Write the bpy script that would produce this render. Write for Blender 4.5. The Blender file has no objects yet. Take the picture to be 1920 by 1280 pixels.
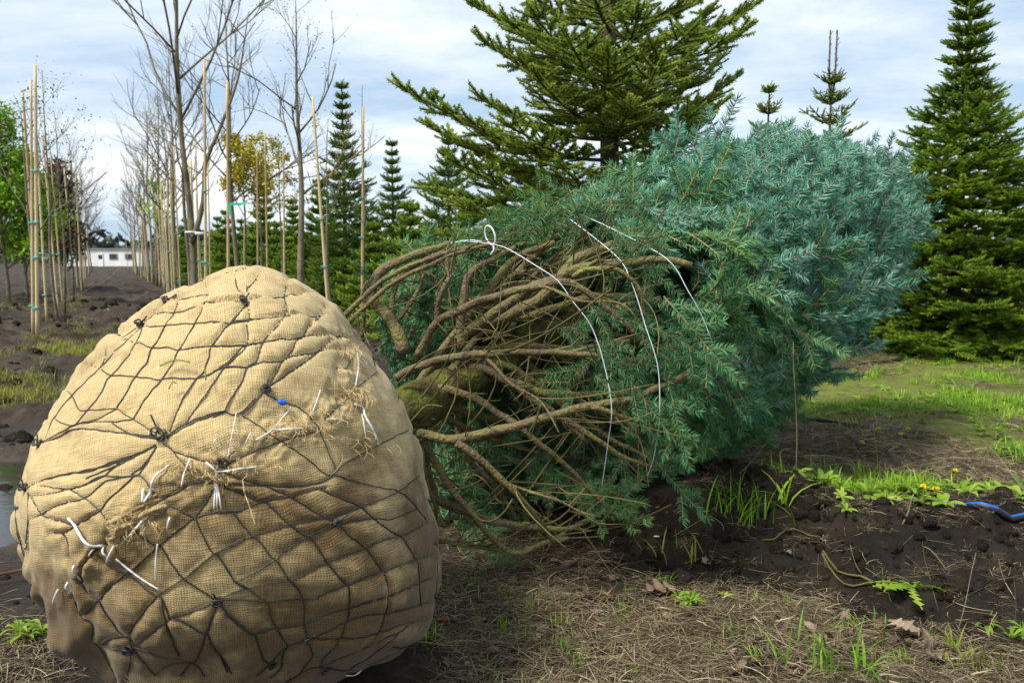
import bpy, math, random
import numpy as np
from mathutils import Vector, Matrix
from mathutils.bvhtree import BVHTree
from mathutils.kdtree import KDTree

# ------------------------------------------------------------------ camera
SC = bpy.context.scene
FPX = 1493.33                       # focal length in pixels of the 1920 px wide photograph (28 mm)
CAMZ = 1.10
PITCH = math.atan(160.0 / FPX)
cam_d = bpy.data.cameras.new('camera'); cam = bpy.data.objects.new('camera', cam_d)
SC.collection.objects.link(cam)
cam.location = (0, 0, CAMZ); cam.rotation_euler = (math.pi/2 - PITCH, 0, 0)
cam_d.sensor_width = 36.0; cam_d.lens = FPX/1920*36
cam_d.clip_start = 0.05; cam_d.clip_end = 3000
cam_d.dof.use_dof = True; cam_d.dof.focus_distance = 2.35; cam_d.dof.aperture_fstop = 6.3
SC.camera = cam

# ------------------------------------------------------------------ world, sun, exposure
SUN_EL, SUN_AZ = math.radians(52), math.radians(-50)     # azimuth: from +Y towards -X is negative
world = bpy.data.worlds.new('World'); SC.world = world; world.use_nodes = True
wn, wl = world.node_tree.nodes, world.node_tree.links
wn.clear()
w_out = wn.new('ShaderNodeOutputWorld'); w_bg = wn.new('ShaderNodeBackground')
w_bg.inputs['Strength'].default_value = 0.1
w_sky = wn.new('ShaderNodeTexSky'); w_sky.sky_type = 'NISHITA'; w_sky.sun_disc = False
w_sky.sun_elevation = SUN_EL; w_sky.sun_rotation = SUN_AZ
w_tc = wn.new('ShaderNodeTexCoord'); w_sep = wn.new('ShaderNodeSeparateXYZ')
wl.new(w_tc.outputs['Generated'], w_sep.inputs[0])
def wmath(op, a, b):
    n = wn.new('ShaderNodeMath'); n.operation = op
    for i, v in enumerate((a, b)):
        if isinstance(v, (int, float)): n.inputs[i].default_value = v
        else: wl.new(v, n.inputs[i])
    return n.outputs[0]
w_z = wmath('ADD', wmath('MAXIMUM', w_sep.outputs[2], 0.0), 0.16)
w_u = wmath('DIVIDE', w_sep.outputs[0], w_z); w_v = wmath('DIVIDE', w_sep.outputs[1], w_z)
w_cmb = wn.new('ShaderNodeCombineXYZ'); wl.new(w_u, w_cmb.inputs[0]); wl.new(w_v, w_cmb.inputs[1])
w_map = wn.new('ShaderNodeMapping'); w_map.inputs['Location'].default_value = (3.1, 1.7, 0.4)
w_map.inputs['Scale'].default_value = (0.62, 0.9, 1.0)
wl.new(w_cmb.outputs[0], w_map.inputs['Vector'])
w_n = wn.new('ShaderNodeTexNoise'); w_n.inputs['Scale'].default_value = 1.0
w_n.inputs['Detail'].default_value = 9.0; w_n.inputs['Roughness'].default_value = 0.6
w_n.inputs['Distortion'].default_value = 0.25
wl.new(w_map.outputs[0], w_n.inputs['Vector'])
w_cr = wn.new('ShaderNodeValToRGB'); w_cr.color_ramp.interpolation = 'B_SPLINE'
els = w_cr.color_ramp.elements
els[0].position = 0.38; els[0].color = (0.34, 0.46, 0.60, 1)
els[1].position = 0.62; els[1].color = (0.98, 0.99, 1.0, 1)
e = els.new(0.46); e.color = (0.50, 0.59, 0.70, 1)
e = els.new(0.55); e.color = (0.67, 0.73, 0.80, 1)
wl.new(w_n.outputs['Fac'], w_cr.inputs[0])
w_sc = wn.new('ShaderNodeVectorMath'); w_sc.operation = 'SCALE'; w_sc.inputs['Scale'].default_value = 7.5
wl.new(w_cr.outputs[0], w_sc.inputs[0])
w_mx = wn.new('ShaderNodeMix'); w_mx.data_type = 'RGBA'; w_mx.inputs['Factor'].default_value = 0.86
wl.new(w_sky.outputs[0], w_mx.inputs[6]); wl.new(w_sc.outputs[0], w_mx.inputs[7])
wl.new(w_mx.outputs[2], w_bg.inputs['Color']); wl.new(w_bg.outputs[0], w_out.inputs[0])

sun_d = bpy.data.lights.new('sun', 'SUN'); sun = bpy.data.objects.new('sun', sun_d)
SC.collection.objects.link(sun)
sun_d.energy = 3.0; sun_d.angle = math.radians(16); sun_d.color = (1.0, 0.95, 0.86)
sdir = Vector((-0.46, -0.36, 0.81))
sun.rotation_euler = (sdir).to_track_quat('Z', 'Y').to_euler()
w_sky.sun_elevation = math.asin(sdir.normalized().z); w_sky.sun_rotation = math.atan2(sdir.x, sdir.y)
vs = SC.view_settings
vs.view_transform = 'Standard'; vs.look = 'None'; vs.exposure = 0.95; vs.gamma = 1.0
SC.cycles.max_bounces = 4; SC.cycles.diffuse_bounces = 3; SC.cycles.use_adaptive_sampling = True; SC.cycles.adaptive_threshold = 0.02; SC.cycles.glossy_bounces = 2
SC.cycles.transparent_max_bounces = 6; SC.cycles.use_denoising = True

# ------------------------------------------------------------------ helpers
RNG = np.random.default_rng(7)
COL = SC.collection
UPV = np.array([0, math.sin(PITCH), math.cos(PITCH)]); FWD = np.array([0, math.cos(PITCH), -math.sin(PITCH)])
CAMP = np.array([0, 0, CAMZ])
def ray(px, py):
    return FWD + np.array([1.0, 0, 0])*((px-960)/FPX) + UPV*(-(py-640)/FPX)
def P(px, py, d):                    # point on the pixel's ray at distance d along the ground (+Y)
    r = ray(px, py); return CAMP + r*(d/r[1])
def G(px, py, z=0.0):                # where the pixel's ray meets the level z
    r = ray(px, py); return CAMP + r*((z-CAMZ)/r[2])
def project(p):
    p = np.atleast_2d(np.asarray(p, float)) - CAMP
    zf = p @ FWD
    return np.stack([960 + FPX*p[:, 0]/zf, 640 - FPX*(p @ UPV)/zf], 1)
def smooth(x, a, b):
    t = np.clip((np.asarray(x, float)-a)/(b-a), 0, 1); return t*t*(3-2*t)
def unit(v):
    v = np.asarray(v, float); n = np.linalg.norm(v, axis=-1, keepdims=True); return v/np.maximum(n, 1e-9)

def _hash(ix, iy, iz, seed):
    h = (ix*374761393 + iy*668265263 + iz*2147483647 + seed*1274126177) & 0xFFFFFFFF
    h = ((h ^ (h >> 13))*1274126177) & 0xFFFFFFFF
    return ((h ^ (h >> 16)) & 0xFFFFFF)/float(0xFFFFFF)
def vnoise(p, seed=0):
    p = np.asarray(p, float)
    if p.shape[1] == 2: p = np.concatenate([p, np.zeros((len(p), 1))], 1)
    i = np.floor(p).astype(np.int64); f = p - i; f = f*f*(3-2*f)
    out = 0
    for dx in (0, 1):
        for dy in (0, 1):
            for dz in (0, 1):
                w = (f[:, 0] if dx else 1-f[:, 0])*(f[:, 1] if dy else 1-f[:, 1])*(f[:, 2] if dz else 1-f[:, 2])
                out = out + w*_hash(i[:, 0]+dx, i[:, 1]+dy, i[:, 2]+dz, seed)
    return out*2-1
def fbm(p, octaves=4, seed=0, gain=0.5):
    p = np.asarray(p, float); a = 1.0; s = 0.0
    for o in range(octaves):
        s = s + a*vnoise(p*(2.03**o)+o*17.3, seed+o); a *= gain
    return s

class MB:                            # collects geometry for ONE mesh
    def __init__(self): self.v = []; self.q = []; self.t = []; self.n = 0; self.tq = []; self.tt = []; self.mq = []; self.mt = []
    def add(self, v, quads=None, tris=None, tint=0.5, mi=0):
        v = np.asarray(v, float).reshape(-1, 3)
        for arr, dst, td, md in ((quads, self.q, self.tq, self.mq), (tris, self.t, self.tt, self.mt)):
            if arr is not None and len(arr):
                arr = np.asarray(arr, np.int64); dst.append(arr + self.n)
                tv = np.asarray(tint, float)
                td.append(np.full(len(arr), float(tv)) if tv.ndim == 0 else tv)
                md.append(np.full(len(arr), mi))
        self.v.append(v); self.n += len(v)
    def tube(self, pts, rad, n=6, tint=0.5, mi=0, closed_tip=True):
        pts = np.asarray(pts, float); k = len(pts); rad = np.broadcast_to(np.asarray(rad, float), (k,))
        tan = unit(np.gradient(pts, axis=0))
        ref = np.array([0, 0, 1.0]) if abs(tan[0][2]) < 0.9 else np.array([1.0, 0, 0])
        a = unit(np.cross(tan[0], ref)); rows = []
        ang = np.arange(n)*2*math.pi/n
        for i in range(k):
            a = unit(a - tan[i]*np.dot(a, tan[i])); b = np.cross(tan[i], a)
            rows.append(pts[i] + rad[i]*(np.cos(ang)[:, None]*a + np.sin(ang)[:, None]*b))
        v = np.concatenate(rows + [pts[:1], pts[-1:]])
        i, j = np.meshgrid(np.arange(k-1), np.arange(n), indexing='ij'); i = i.ravel(); j = j.ravel(); j2 = (j+1) % n
        q = np.stack([i*n+j, i*n+j2, (i+1)*n+j2, (i+1)*n+j], 1)
        jj = np.arange(n); j3 = (jj+1) % n
        t = np.concatenate([np.stack([np.full(n, k*n), j3, jj], 1), np.stack([np.full(n, k*n+1), (k-1)*n+jj, (k-1)*n+j3], 1)])
        self.add(v, q, t, tint, mi)
    def box(self, c, s, rz=0.0, tint=0.5, mi=0):
        c = np.asarray(c, float); s = np.asarray(s, float)/2
        v = np.array([[x, y, z] for x in (-1, 1) for y in (-1, 1) for z in (-1, 1)], float)*s
        cr, sr = math.cos(rz), math.sin(rz)
        v = np.stack([v[:, 0]*cr-v[:, 1]*sr, v[:, 0]*sr+v[:, 1]*cr, v[:, 2]], 1)+c
        self.add(v, [[0, 1, 3, 2], [4, 6, 7, 5], [0, 4, 5, 1], [2, 3, 7, 6], [0, 2, 6, 4], [1, 5, 7, 3]], None, tint, mi)
    def slivers(self, base, dirs, length, width, side, tint=0.5, mi=0, bend=None):
        """thin pointed blades: quad + tip; base (N,3), dirs (N,3), side (N,3)"""
        base = np.asarray(base, float); N = len(base)
        L = np.broadcast_to(np.asarray(length, float), (N,))[:, None]; W = np.broadcast_to(np.asarray(width, float), (N,))[:, None]/2
        mid = base + dirs*L*0.55; tip = base + dirs*L
        if bend is not None: tip = tip + bend
        v = np.stack([base-side*W*0.8, base+side*W*0.8, mid+side*W, mid-side*W, tip], 1).reshape(-1, 3)
        o = np.arange(N)*5
        self.add(v, np.stack([o, o+1, o+2, o+3], 1), None, tint, mi)
        base_n = self.n - len(v)
        tv = np.asarray(tint, float)
        self.t.append(np.stack([o+3, o+2, o+4], 1)+base_n); self.tt.append(np.full(N, float(tv)) if tv.ndim == 0 else tv); self.mt.append(np.full(N, mi))
    def mesh(self, name, mats, smooth_shade=True):
        me = bpy.data.meshes.new(name)
        v = np.concatenate(self.v) if self.v else np.zeros((0, 3))
        q = np.concatenate(self.q) if self.q else np.zeros((0, 4), np.int64)
        t = np.concatenate(self.t) if self.t else np.zeros((0, 3), np.int64)
        me.vertices.add(len(v)); me.vertices.foreach_set('co', v.ravel())
        loops = np.concatenate([q.ravel(), t.ravel()]); me.loops.add(len(loops)); me.loops.foreach_set('vertex_index', loops)
        starts = np.concatenate([np.arange(len(q))*4, len(q)*4+np.arange(len(t))*3])
        me.polygons.add(len(starts)); me.polygons.foreach_set('loop_start', starts)
        me.polygons.foreach_set('loop_total', np.concatenate([np.full(len(q), 4), np.full(len(t), 3)]))
        me.update(calc_edges=True)
        me.polygons.foreach_set('use_smooth', np.full(len(starts), smooth_shade))
        mats = mats if isinstance(mats, (list, tuple)) else [mats]
        for m in mats: me.materials.append(m)
        if len(mats) > 1:
            me.polygons.foreach_set('material_index', np.concatenate(self.mq + self.mt).astype(np.int32))
        a = me.attributes.new('tint', 'FLOAT', 'FACE')
        a.data.foreach_set('value', np.concatenate(self.tq + self.tt) if (self.tq or self.tt) else np.zeros(0))
        me.update(); return me

def obj(name, mesh, parent=None, mats=None, smooth_shade=True, kind=None):
    if isinstance(mesh, MB): mesh = mesh.mesh(name, mats, smooth_shade)
    o = bpy.data.objects.new(name, mesh); COL.objects.link(o)
    if parent is not None: o.parent = parent
    if kind: o['kind'] = kind
    return o
def tag(o, label, cat, group=None):
    o['label'] = label; o['category'] = cat
    if group: o['group'] = group
    return o
def thing(name, label, cat, loc=(0, 0, 0), rz=0.0, group=None):
    o = bpy.data.objects.new(name, None); COL.objects.link(o)
    o.empty_display_size = 0.1; o.location = Vector(loc); o.rotation_euler = (0, 0, rz)
    return tag(o, label, cat, group)
def dup(root, loc, rz=0.0, scale=1.0, label=None, group=None):
    r = root.copy(); COL.objects.link(r); r.location = Vector(loc); r.rotation_euler = (0, 0, rz); r.scale = (scale,)*3
    if label: r['label'] = label
    if group: r['group'] = group
    for ch in list(root.children):
        c = ch.copy(); COL.objects.link(c); c.parent = r
        for g in list(ch.children):
            d = g.copy(); COL.objects.link(d); d.parent = c
    return r
def frame(x, up):                    # rotation whose X axis is x and whose Z axis is near up
    x = unit(x); z = np.asarray(up, float); z = z - x*np.dot(z, x)
    if np.linalg.norm(z) < 1e-4: z = np.cross(x, [0.3, 1, 0.2])
    z = unit(z); y = np.cross(z, x)
    return Matrix(((x[0], y[0], z[0]), (x[1], y[1], z[1]), (x[2], y[2], z[2])))

def scatter(name, meshes, pts, mats3, scales, idx=None, parent=None, kind='stuff'):
    """one object that carries copies of small meshes on points (foliage, litter)"""
    pts = np.asarray(pts, float); N = len(pts)
    me = bpy.data.meshes.new(name); me.vertices.add(N); me.vertices.foreach_set('co', pts.ravel())
    rot = np.array([m.to_euler() for m in mats3]).ravel()
    a = me.attributes.new('rot', 'FLOAT_VECTOR', 'POINT'); a.data.foreach_set('vector', rot)
    a = me.attributes.new('scl', 'FLOAT', 'POINT'); a.data.foreach_set('value', np.broadcast_to(np.asarray(scales, float), (N,)).copy())
    if idx is None: idx = RNG.integers(0, len(meshes), N)
    a = me.attributes.new('pick', 'INT', 'POINT'); a.data.foreach_set('value', np.asarray(idx, np.int32))
    o = obj(name, me, parent, kind=kind)
    ng = bpy.data.node_groups.new(name+'_nodes', 'GeometryNodeTree')
    ng.interface.new_socket('Geometry', in_out='INPUT', socket_type='NodeSocketGeometry')
    ng.interface.new_socket('Geometry', in_out='OUTPUT', socket_type='NodeSocketGeometry')
    n, l = ng.nodes, ng.links
    gi = n.new('NodeGroupInput'); go = n.new('NodeGroupOutput')
    join = n.new('GeometryNodeJoinGeometry')
    for me2 in meshes:
        so = SRC.get(me2.name)
        if so is None:
            so = bpy.data.objects.new(me2.name+'_source', me2); SRC[me2.name] = so
        oi = n.new('GeometryNodeObjectInfo'); oi.inputs['Object'].default_value = so; oi.transform_space = 'ORIGINAL'
        g2i = n.new('GeometryNodeGeometryToInstance'); l.new(oi.outputs['Geometry'], g2i.inputs[0]); l.new(g2i.outputs[0], join.inputs[0])
    iop = n.new('GeometryNodeInstanceOnPoints')
    l.new(gi.outputs[0], iop.inputs['Points']); l.new(join.outputs[0], iop.inputs['Instance'])
    iop.inputs['Pick Instance'].default_value = True
    def attr(nm, ty):
        x = n.new('GeometryNodeInputNamedAttribute'); x.data_type = ty; x.inputs['Name'].default_value = nm; return x.outputs['Attribute']
    l.new(attr('pick', 'INT'), iop.inputs['Instance Index'])
    e2r = n.new('FunctionNodeEulerToRotation'); l.new(attr('rot', 'FLOAT_VECTOR'), e2r.inputs[0]); l.new(e2r.outputs[0], iop.inputs['Rotation'])
    l.new(attr('scl', 'FLOAT'), iop.inputs['Scale'])
    l.new(iop.outputs[0], go.inputs[0])
    md = o.modifiers.new('scatter', 'NODES'); md.node_group = ng
    return o
SRC = {}

# ------------------------------------------------------------------ materials
def mat(name, stops, rough=0.7, w_tint=0.0, w_rand=0.0, w_noise=0.0, nscale=8.0, bump=0.0, bscale=30.0, spec=0.3, trans=0.0, detail=4.0, extra=None):
    """colour runs through `stops` (list of rgb) by a mix of per-piece tint, per-copy random and noise"""
    m = bpy.data.materials.new(name); m.use_nodes = True
    n, l = m.node_tree.nodes, m.node_tree.links
    b = n['Principled BSDF']; b.inputs['Roughness'].default_value = rough; b.inputs['Specular IOR Level'].default_value = spec
    tc = n.new('ShaderNodeTexCoord')
    def sc(sock, k):
        x = n.new('ShaderNodeMath'); x.operation = 'MULTIPLY'; l.new(sock, x.inputs[0]); x.inputs[1].default_value = k; return x.outputs[0]
    terms = []
    if w_tint:
        a = n.new('ShaderNodeAttribute'); a.attribute_name = 'tint'; terms.append(sc(a.outputs['Fac'], w_tint))
    if w_rand:
        a = n.new('ShaderNodeObjectInfo'); terms.append(sc(a.outputs['Random'], w_rand))
    if w_noise:
        a = n.new('ShaderNodeTexNoise'); a.inputs['Scale'].default_value = nscale; a.inputs['Detail'].default_value = detail; l.new(tc.outputs['Object'], a.inputs['Vector'])
        mr = n.new('ShaderNodeMapRange'); mr.inputs[1].default_value = 0.3; mr.inputs[2].default_value = 0.7; l.new(a.outputs['Fac'], mr.inputs[0])
        terms.append(sc(mr.outputs[0], w_noise))
    if len(stops) == 1 or not terms:
        b.inputs['Base Color'].default_value = (*stops[0], 1)
    else:
        s = terms[0]
        for t in terms[1:]:
            x = n.new('ShaderNodeMath'); x.operation = 'ADD'; l.new(s, x.inputs[0]); l.new(t, x.inputs[1]); s = x.outputs[0]
        s = sc(s, 1.0/(w_tint+w_rand+w_noise))
        cr = n.new('ShaderNodeValToRGB'); el = cr.color_ramp.elements
        for i, c in enumerate(stops):
            p = i/(len(stops)-1)
            if i == 0: el[0].position = 0.08; el[0].color = (*c, 1)
            elif i == len(stops)-1: el[-1].position = 0.92; el[-1].color = (*c, 1)
            else: x = el.new(0.08+0.84*p); x.color = (*c, 1)
        l.new(s, cr.inputs[0]); l.new(cr.outputs[0], b.inputs['Base Color'])
    if trans:
        b.inputs['Transmission Weight'].default_value = 0.0
        tr = n.new('ShaderNodeBsdfTranslucent'); ms = n.new('ShaderNodeMixShader'); ms.inputs[0].default_value = trans
        if b.inputs['Base Color'].is_linked: l.new(b.inputs['Base Color'].links[0].from_socket, tr.inputs[0])
        else: tr.inputs[0].default_value = b.inputs['Base Color'].default_value
        l.new(b.outputs[0], ms.inputs[1]); l.new(tr.outputs[0], ms.inputs[2]); l.new(ms.outputs[0], n['Material Output'].inputs[0])
    if bump:
        a = n.new('ShaderNodeTexNoise'); a.inputs['Scale'].default_value = bscale; a.inputs['Detail'].default_value = 5; l.new(tc.outputs['Object'], a.inputs['Vector'])
        bp = n.new('ShaderNodeBump'); bp.inputs['Strength'].default_value = bump; bp.inputs['Distance'].default_value = 0.02
        l.new(a.outputs['Fac'], bp.inputs['Height']); l.new(bp.outputs[0], b.inputs['Normal'])
    return m

M = {}
M['needle_blue'] = mat('needle_blue', [(0.036, 0.145, 0.085), (0.085, 0.262, 0.176), (0.215, 0.415, 0.320)], 0.5, 0.5, 0.5, trans=0.05)
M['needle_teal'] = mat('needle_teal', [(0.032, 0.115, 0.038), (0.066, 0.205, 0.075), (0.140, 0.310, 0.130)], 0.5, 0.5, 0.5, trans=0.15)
M['needle_fresh'] = mat('needle_fresh', [(0.035, 0.120, 0.030), (0.080, 0.220, 0.060), (0.170, 0.330, 0.080)], 0.5, 0.5, 0.5, trans=0.15)
M['twig'] = mat('twig', [(0.20, 0.10, 0.048), (0.36, 0.20, 0.105)], 0.7, 0.3, 0.7)
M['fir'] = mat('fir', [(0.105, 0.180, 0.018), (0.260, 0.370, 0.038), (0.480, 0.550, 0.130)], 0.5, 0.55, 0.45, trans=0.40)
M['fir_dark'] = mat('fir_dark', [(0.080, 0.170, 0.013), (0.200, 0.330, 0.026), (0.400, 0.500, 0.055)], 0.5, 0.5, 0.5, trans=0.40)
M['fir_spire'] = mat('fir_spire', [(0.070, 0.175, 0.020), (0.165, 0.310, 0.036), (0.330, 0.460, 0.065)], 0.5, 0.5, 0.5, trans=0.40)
M['bark'] = mat('bark', [(0.030, 0.020, 0.014), (0.070, 0.048, 0.032), (0.130, 0.095, 0.065)], 0.85, 0.2, 0.2, 0.9, 14, 0.8, 60, 0.15)
M['moss_bark'] = mat('moss_bark', [(0.090, 0.064, 0.040), (0.170, 0.130, 0.075), (0.185, 0.165, 0.065), (0.235, 0.235, 0.075)], 0.85, 0.15, 0.35, 0.9, 11, 0.9, 90, 0.12)
M['dead_twig'] = mat('dead_twig', [(0.050, 0.041, 0.020), (0.105, 0.092, 0.036), (0.190, 0.165, 0.075)], 0.85, 0.6, 0.0, 0.4, 20, 0.0, 60, 0.12)
M['moss_trunk'] = mat('moss_trunk', [(0.045, 0.032, 0.020), (0.085, 0.070, 0.026), (0.090, 0.090, 0.022), (0.135, 0.140, 0.030)], 0.9, 0, 0, 1.0, 14, 1.0, 70, 0.1)
M['grey_bark'] = mat('grey_bark', [(0.075, 0.066, 0.045), (0.160, 0.138, 0.092), (0.270, 0.225, 0.145)], 0.8, 0.0, 0.4, 0.8, 5, 0.5, 30, 0.2)
M['stake'] = mat('stake', [(0.36, 0.26, 0.13), (0.52, 0.40, 0.21), (0.62, 0.50, 0.29)], 0.65, 0.0, 0.8, 0.5, 3, 0.3, 40, 0.3)
M['tie_teal'] = mat('tie_teal', [(0.02, 0.30, 0.32)], 0.4)
M['tape_green'] = mat('tape_green', [(0.04, 0.50, 0.27)], 0.4)
M['twine'] = mat('twine', [(0.66, 0.72, 0.78)], 0.45)
M['wire'] = mat('wire', [(0.012, 0.011, 0.010), (0.045, 0.042, 0.036)], 0.5, 0.0, 0.0, 1.0, 9, 0.0, 30, 0.5)
M['rope_white'] = mat('rope_white', [(0.55, 0.54, 0.50), (0.80, 0.80, 0.78)], 0.6, 0.0, 0.5, 0.7, 40)
M['thread'] = mat('thread', [(0.40, 0.29, 0.13), (0.62, 0.47, 0.24)], 0.9, 1.0)
M['blue_clip'] = mat('blue_clip', [(0.01, 0.10, 0.55)], 0.35)
M['grass'] = mat('grass', [(0.090, 0.220, 0.012), (0.185, 0.360, 0.018), (0.360, 0.500, 0.045)], 0.5, 0.5, 0.5, trans=0.3)
M['grass_yellow'] = mat('grass_yellow', [(0.14, 0.17, 0.02), (0.26, 0.28, 0.04), (0.38, 0.33, 0.07)], 0.6, 0.5, 0.5, trans=0.3)
M['straw'] = mat('straw', [(0.040, 0.028, 0.017), (0.105, 0.078, 0.043), (0.220, 0.172, 0.095), (0.42, 0.36, 0.22)], 0.75, 0.75, 0.25)
M['leaf_dry'] = mat('leaf_dry', [(0.075, 0.048, 0.032), (0.160, 0.110, 0.074), (0.27, 0.205, 0.145)], 0.75, 0.0, 0.9, 0.4, 25, 0.4, 60)
M['leaf_lime'] = mat('leaf_lime', [(0.33, 0.52, 0.03), (0.45, 0.60, 0.06)], 0.45, 0.0, 0.0, 1.0, 20, trans=0.40)
M['leaf_red'] = mat('leaf_red', [(0.16, 0.045, 0.035), (0.24, 0.08, 0.06)], 0.6, 0.0, 0.0, 1.0, 20)
M['weed'] = mat('weed', [(0.095, 0.200, 0.015), (0.200, 0.340, 0.025), (0.36, 0.46, 0.07)], 0.45, 0.6, 0.4, trans=0.40)
M['petal'] = mat('petal', [(0.80, 0.55, 0.008), (0.88, 0.72, 0.02)], 0.6, 1.0)
M['white_petal'] = mat('white_petal', [(0.70, 0.72, 0.62)], 0.6)
M['leaf_spring'] = mat('leaf_spring', [(0.120, 0.260, 0.012), (0.240, 0.430, 0.020), (0.36, 0.52, 0.03)], 0.5, 0.6, 0.4, trans=0.3)
M['leaf_gold'] = mat('leaf_gold', [(0.24, 0.20, 0.012), (0.42, 0.36, 0.02), (0.58, 0.50, 0.05)], 0.5, 0.7, 0.3, trans=0.3)
M['leaf_maroon'] = mat('leaf_maroon', [(0.045, 0.020, 0.018), (0.10, 0.045, 0.038), (0.16, 0.085, 0.06)], 0.6, 0.7, 0.3, trans=0.1)
M['bud'] = mat('bud', [(0.14, 0.15, 0.05), (0.26, 0.28, 0.09)], 0.6, 1.0)
M['hose'] = mat('hose', [(0.012, 0.012, 0.014)], 0.4)
M['hose_blue'] = mat('hose_blue', [(0.01, 0.10, 0.42)], 0.4)
M['white_wall'] = mat('white_wall', [(0.62, 0.60, 0.56), (0.78, 0.77, 0.74)], 0.7, 0, 0, 1.0, 0.8)
M['pane'] = mat('pane', [(0.03, 0.04, 0.05)], 0.1, spec=0.5)
M['far_wood'] = mat('far_wood', [(0.035, 0.055, 0.045), (0.08, 0.10, 0.075)], 0.8, 1.0)
M['roof_grey'] = mat('roof_grey', [(0.22, 0.22, 0.23)], 0.6)
M['rust'] = mat('rust', [(0.07, 0.03, 0.02), (0.16, 0.07, 0.04)], 0.8, 0, 0, 1.0, 20, 0.3)
M['white_plastic'] = mat('white_plastic', [(0.75, 0.77, 0.78)], 0.5)

# ------------------------------------------------------------------ ground: one sheet, soil berm, track, hollow for the puddle
ROWD = unit(np.array([-0.51, 1.0]))                       # direction of the nursery rows
def row_offset(x, y):                                     # distance to the right of the left-hand row
    return (x+5.95)*ROWD[1] - (y-9.95)*ROWD[0]
def ridge_y(x): return 3.17 - 0.36*(x-0.55) + 0.10*np.sin(x*3.1+0.4) + 0.05*np.sin(x*9.0)
def zones(x, y):
    """soil / green cover / dry litter weights (0..1)"""
    p = np.stack([x, y], 1)
    t = y - ridge_y(x)
    n1 = fbm(p*1.3, 4, 31); n2 = fbm(p*0.5, 3, 37)
    east = smooth(x, 0.2, 0.9)
    green = smooth(t + 0.25*n1, 0.02, 0.22)*east*smooth(n1*0.6+n2*0.6, -0.55, 0.15)
    green = np.maximum(green, smooth(y, 16, 26)*smooth(x, -3, 0)*0.8)
    face = smooth(t+0.10*n1, -0.78, -0.55)*(1-smooth(t, -0.02, 0.16))*smooth(x, 0.15, 0.6)
    litter = smooth(x+0.22*n1, -0.62, -0.3)*(1-face)*(1-smooth(t, -0.2, 0.1))
    dry = smooth(t, 0.2, 0.6)*east*(1-green)
    return green, face, litter, dry
def ground_h(x, y):
    x = np.asarray(x, float).ravel(); y = np.asarray(y, float).ravel(); p = np.stack([x, y], 1)
    t = y - ridge_y(x)
    w = smooth(x, 0.05, 0.75)
    lump = 0.034*fbm(p*3.2, 4, 3) + 0.022*np.abs(fbm(p*7, 4, 5))
    berm = np.where(t < 0, 0.25*smooth(t, -0.60, 0.0), 0.14+0.11*(1-smooth(t, 0, 0.4)))
    berm = berm*(1-0.85*smooth(t, 1.2, 7.0))
    onface = smooth(t, -0.72, -0.45)*(1-smooth(t, 0.0, 0.35))
    h = w*(berm + lump*onface*1.7)
    h = h + 0.012*fbm(p*1.1, 3, 11)*smooth(np.hypot(x, y), 1.0, 3.0)
    near = 1-smooth(np.hypot(x, y), 5, 9)
    h = h + near*(0.006*fbm(p*14, 3, 13) + 0.0025*fbm(p*55, 2, 15))
    soilw = smooth(-x, 0.9, 2.2)*(1-smooth(y, 45, 70))
    ro = row_offset(x, y)
    h = h + soilw*(0.07*fbm(p*0.8, 4, 21) + 0.050*np.maximum(fbm(p*2.2, 5, 23, 0.6), 0)*2
                   + 0.10*np.exp(-((ro-0.9)/0.5)**2)*smooth(y, 8, 12)*np.maximum(0.25, fbm(p*0.9, 3, 25)+0.4)
                   + 0.05*np.exp(-((ro+0.9)/0.5)**2)*smooth(y, 7, 11))
    pud = np.exp(-(((x+2.85)/1.15)**2 + ((y-3.35)/0.85)**2)**2)
    h = h*(1-pud*0.95) - 0.07*pud
    bed = np.exp(-(((x+0.72)/0.7)**2+((y-2.0)/0.7)**2)**2)          # pressed flat under the root ball
    h = h*(1-bed) - 0.01*bed
    return h
_gx, _gy = np.arange(-4, 5.001, 0.025), np.arange(1, 7.001, 0.025)
_gh = ground_h(*[a.ravel() for a in np.meshgrid(_gx, _gy, indexing='ij')]).reshape(len(_gx), len(_gy))
def gz(x, y):
    if -4 < x < 4.95 and 1 < y < 6.95:
        fx, fy = (x+4)/0.025, (y-1)/0.025; i_, j_ = int(fx), int(fy); fx -= i_; fy -= j_
        return float((_gh[i_, j_]*(1-fx)+_gh[i_+1, j_]*fx)*(1-fy)+(_gh[i_, j_+1]*(1-fx)+_gh[i_+1, j_+1]*fx)*fy)
    return float(ground_h([x], [y])[0])
def ground_hit(px, py):                                     # march along the pixel's ray to the first ground it meets
    r = ray(px, py); flat = -CAMZ/r[2]
    if CAMP[1]+r[1]*flat > 6.8:
        g = G(px, py, 0.0); return np.array([g[0], g[1], gz(g[0], g[1])])
    for t in np.linspace(flat*0.6, flat*1.08, 300):
        p = CAMP+r*t
        if p[2] <= gz(p[0], p[1]): break
    return np.array([p[0], p[1], gz(p[0], p[1])])

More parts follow.
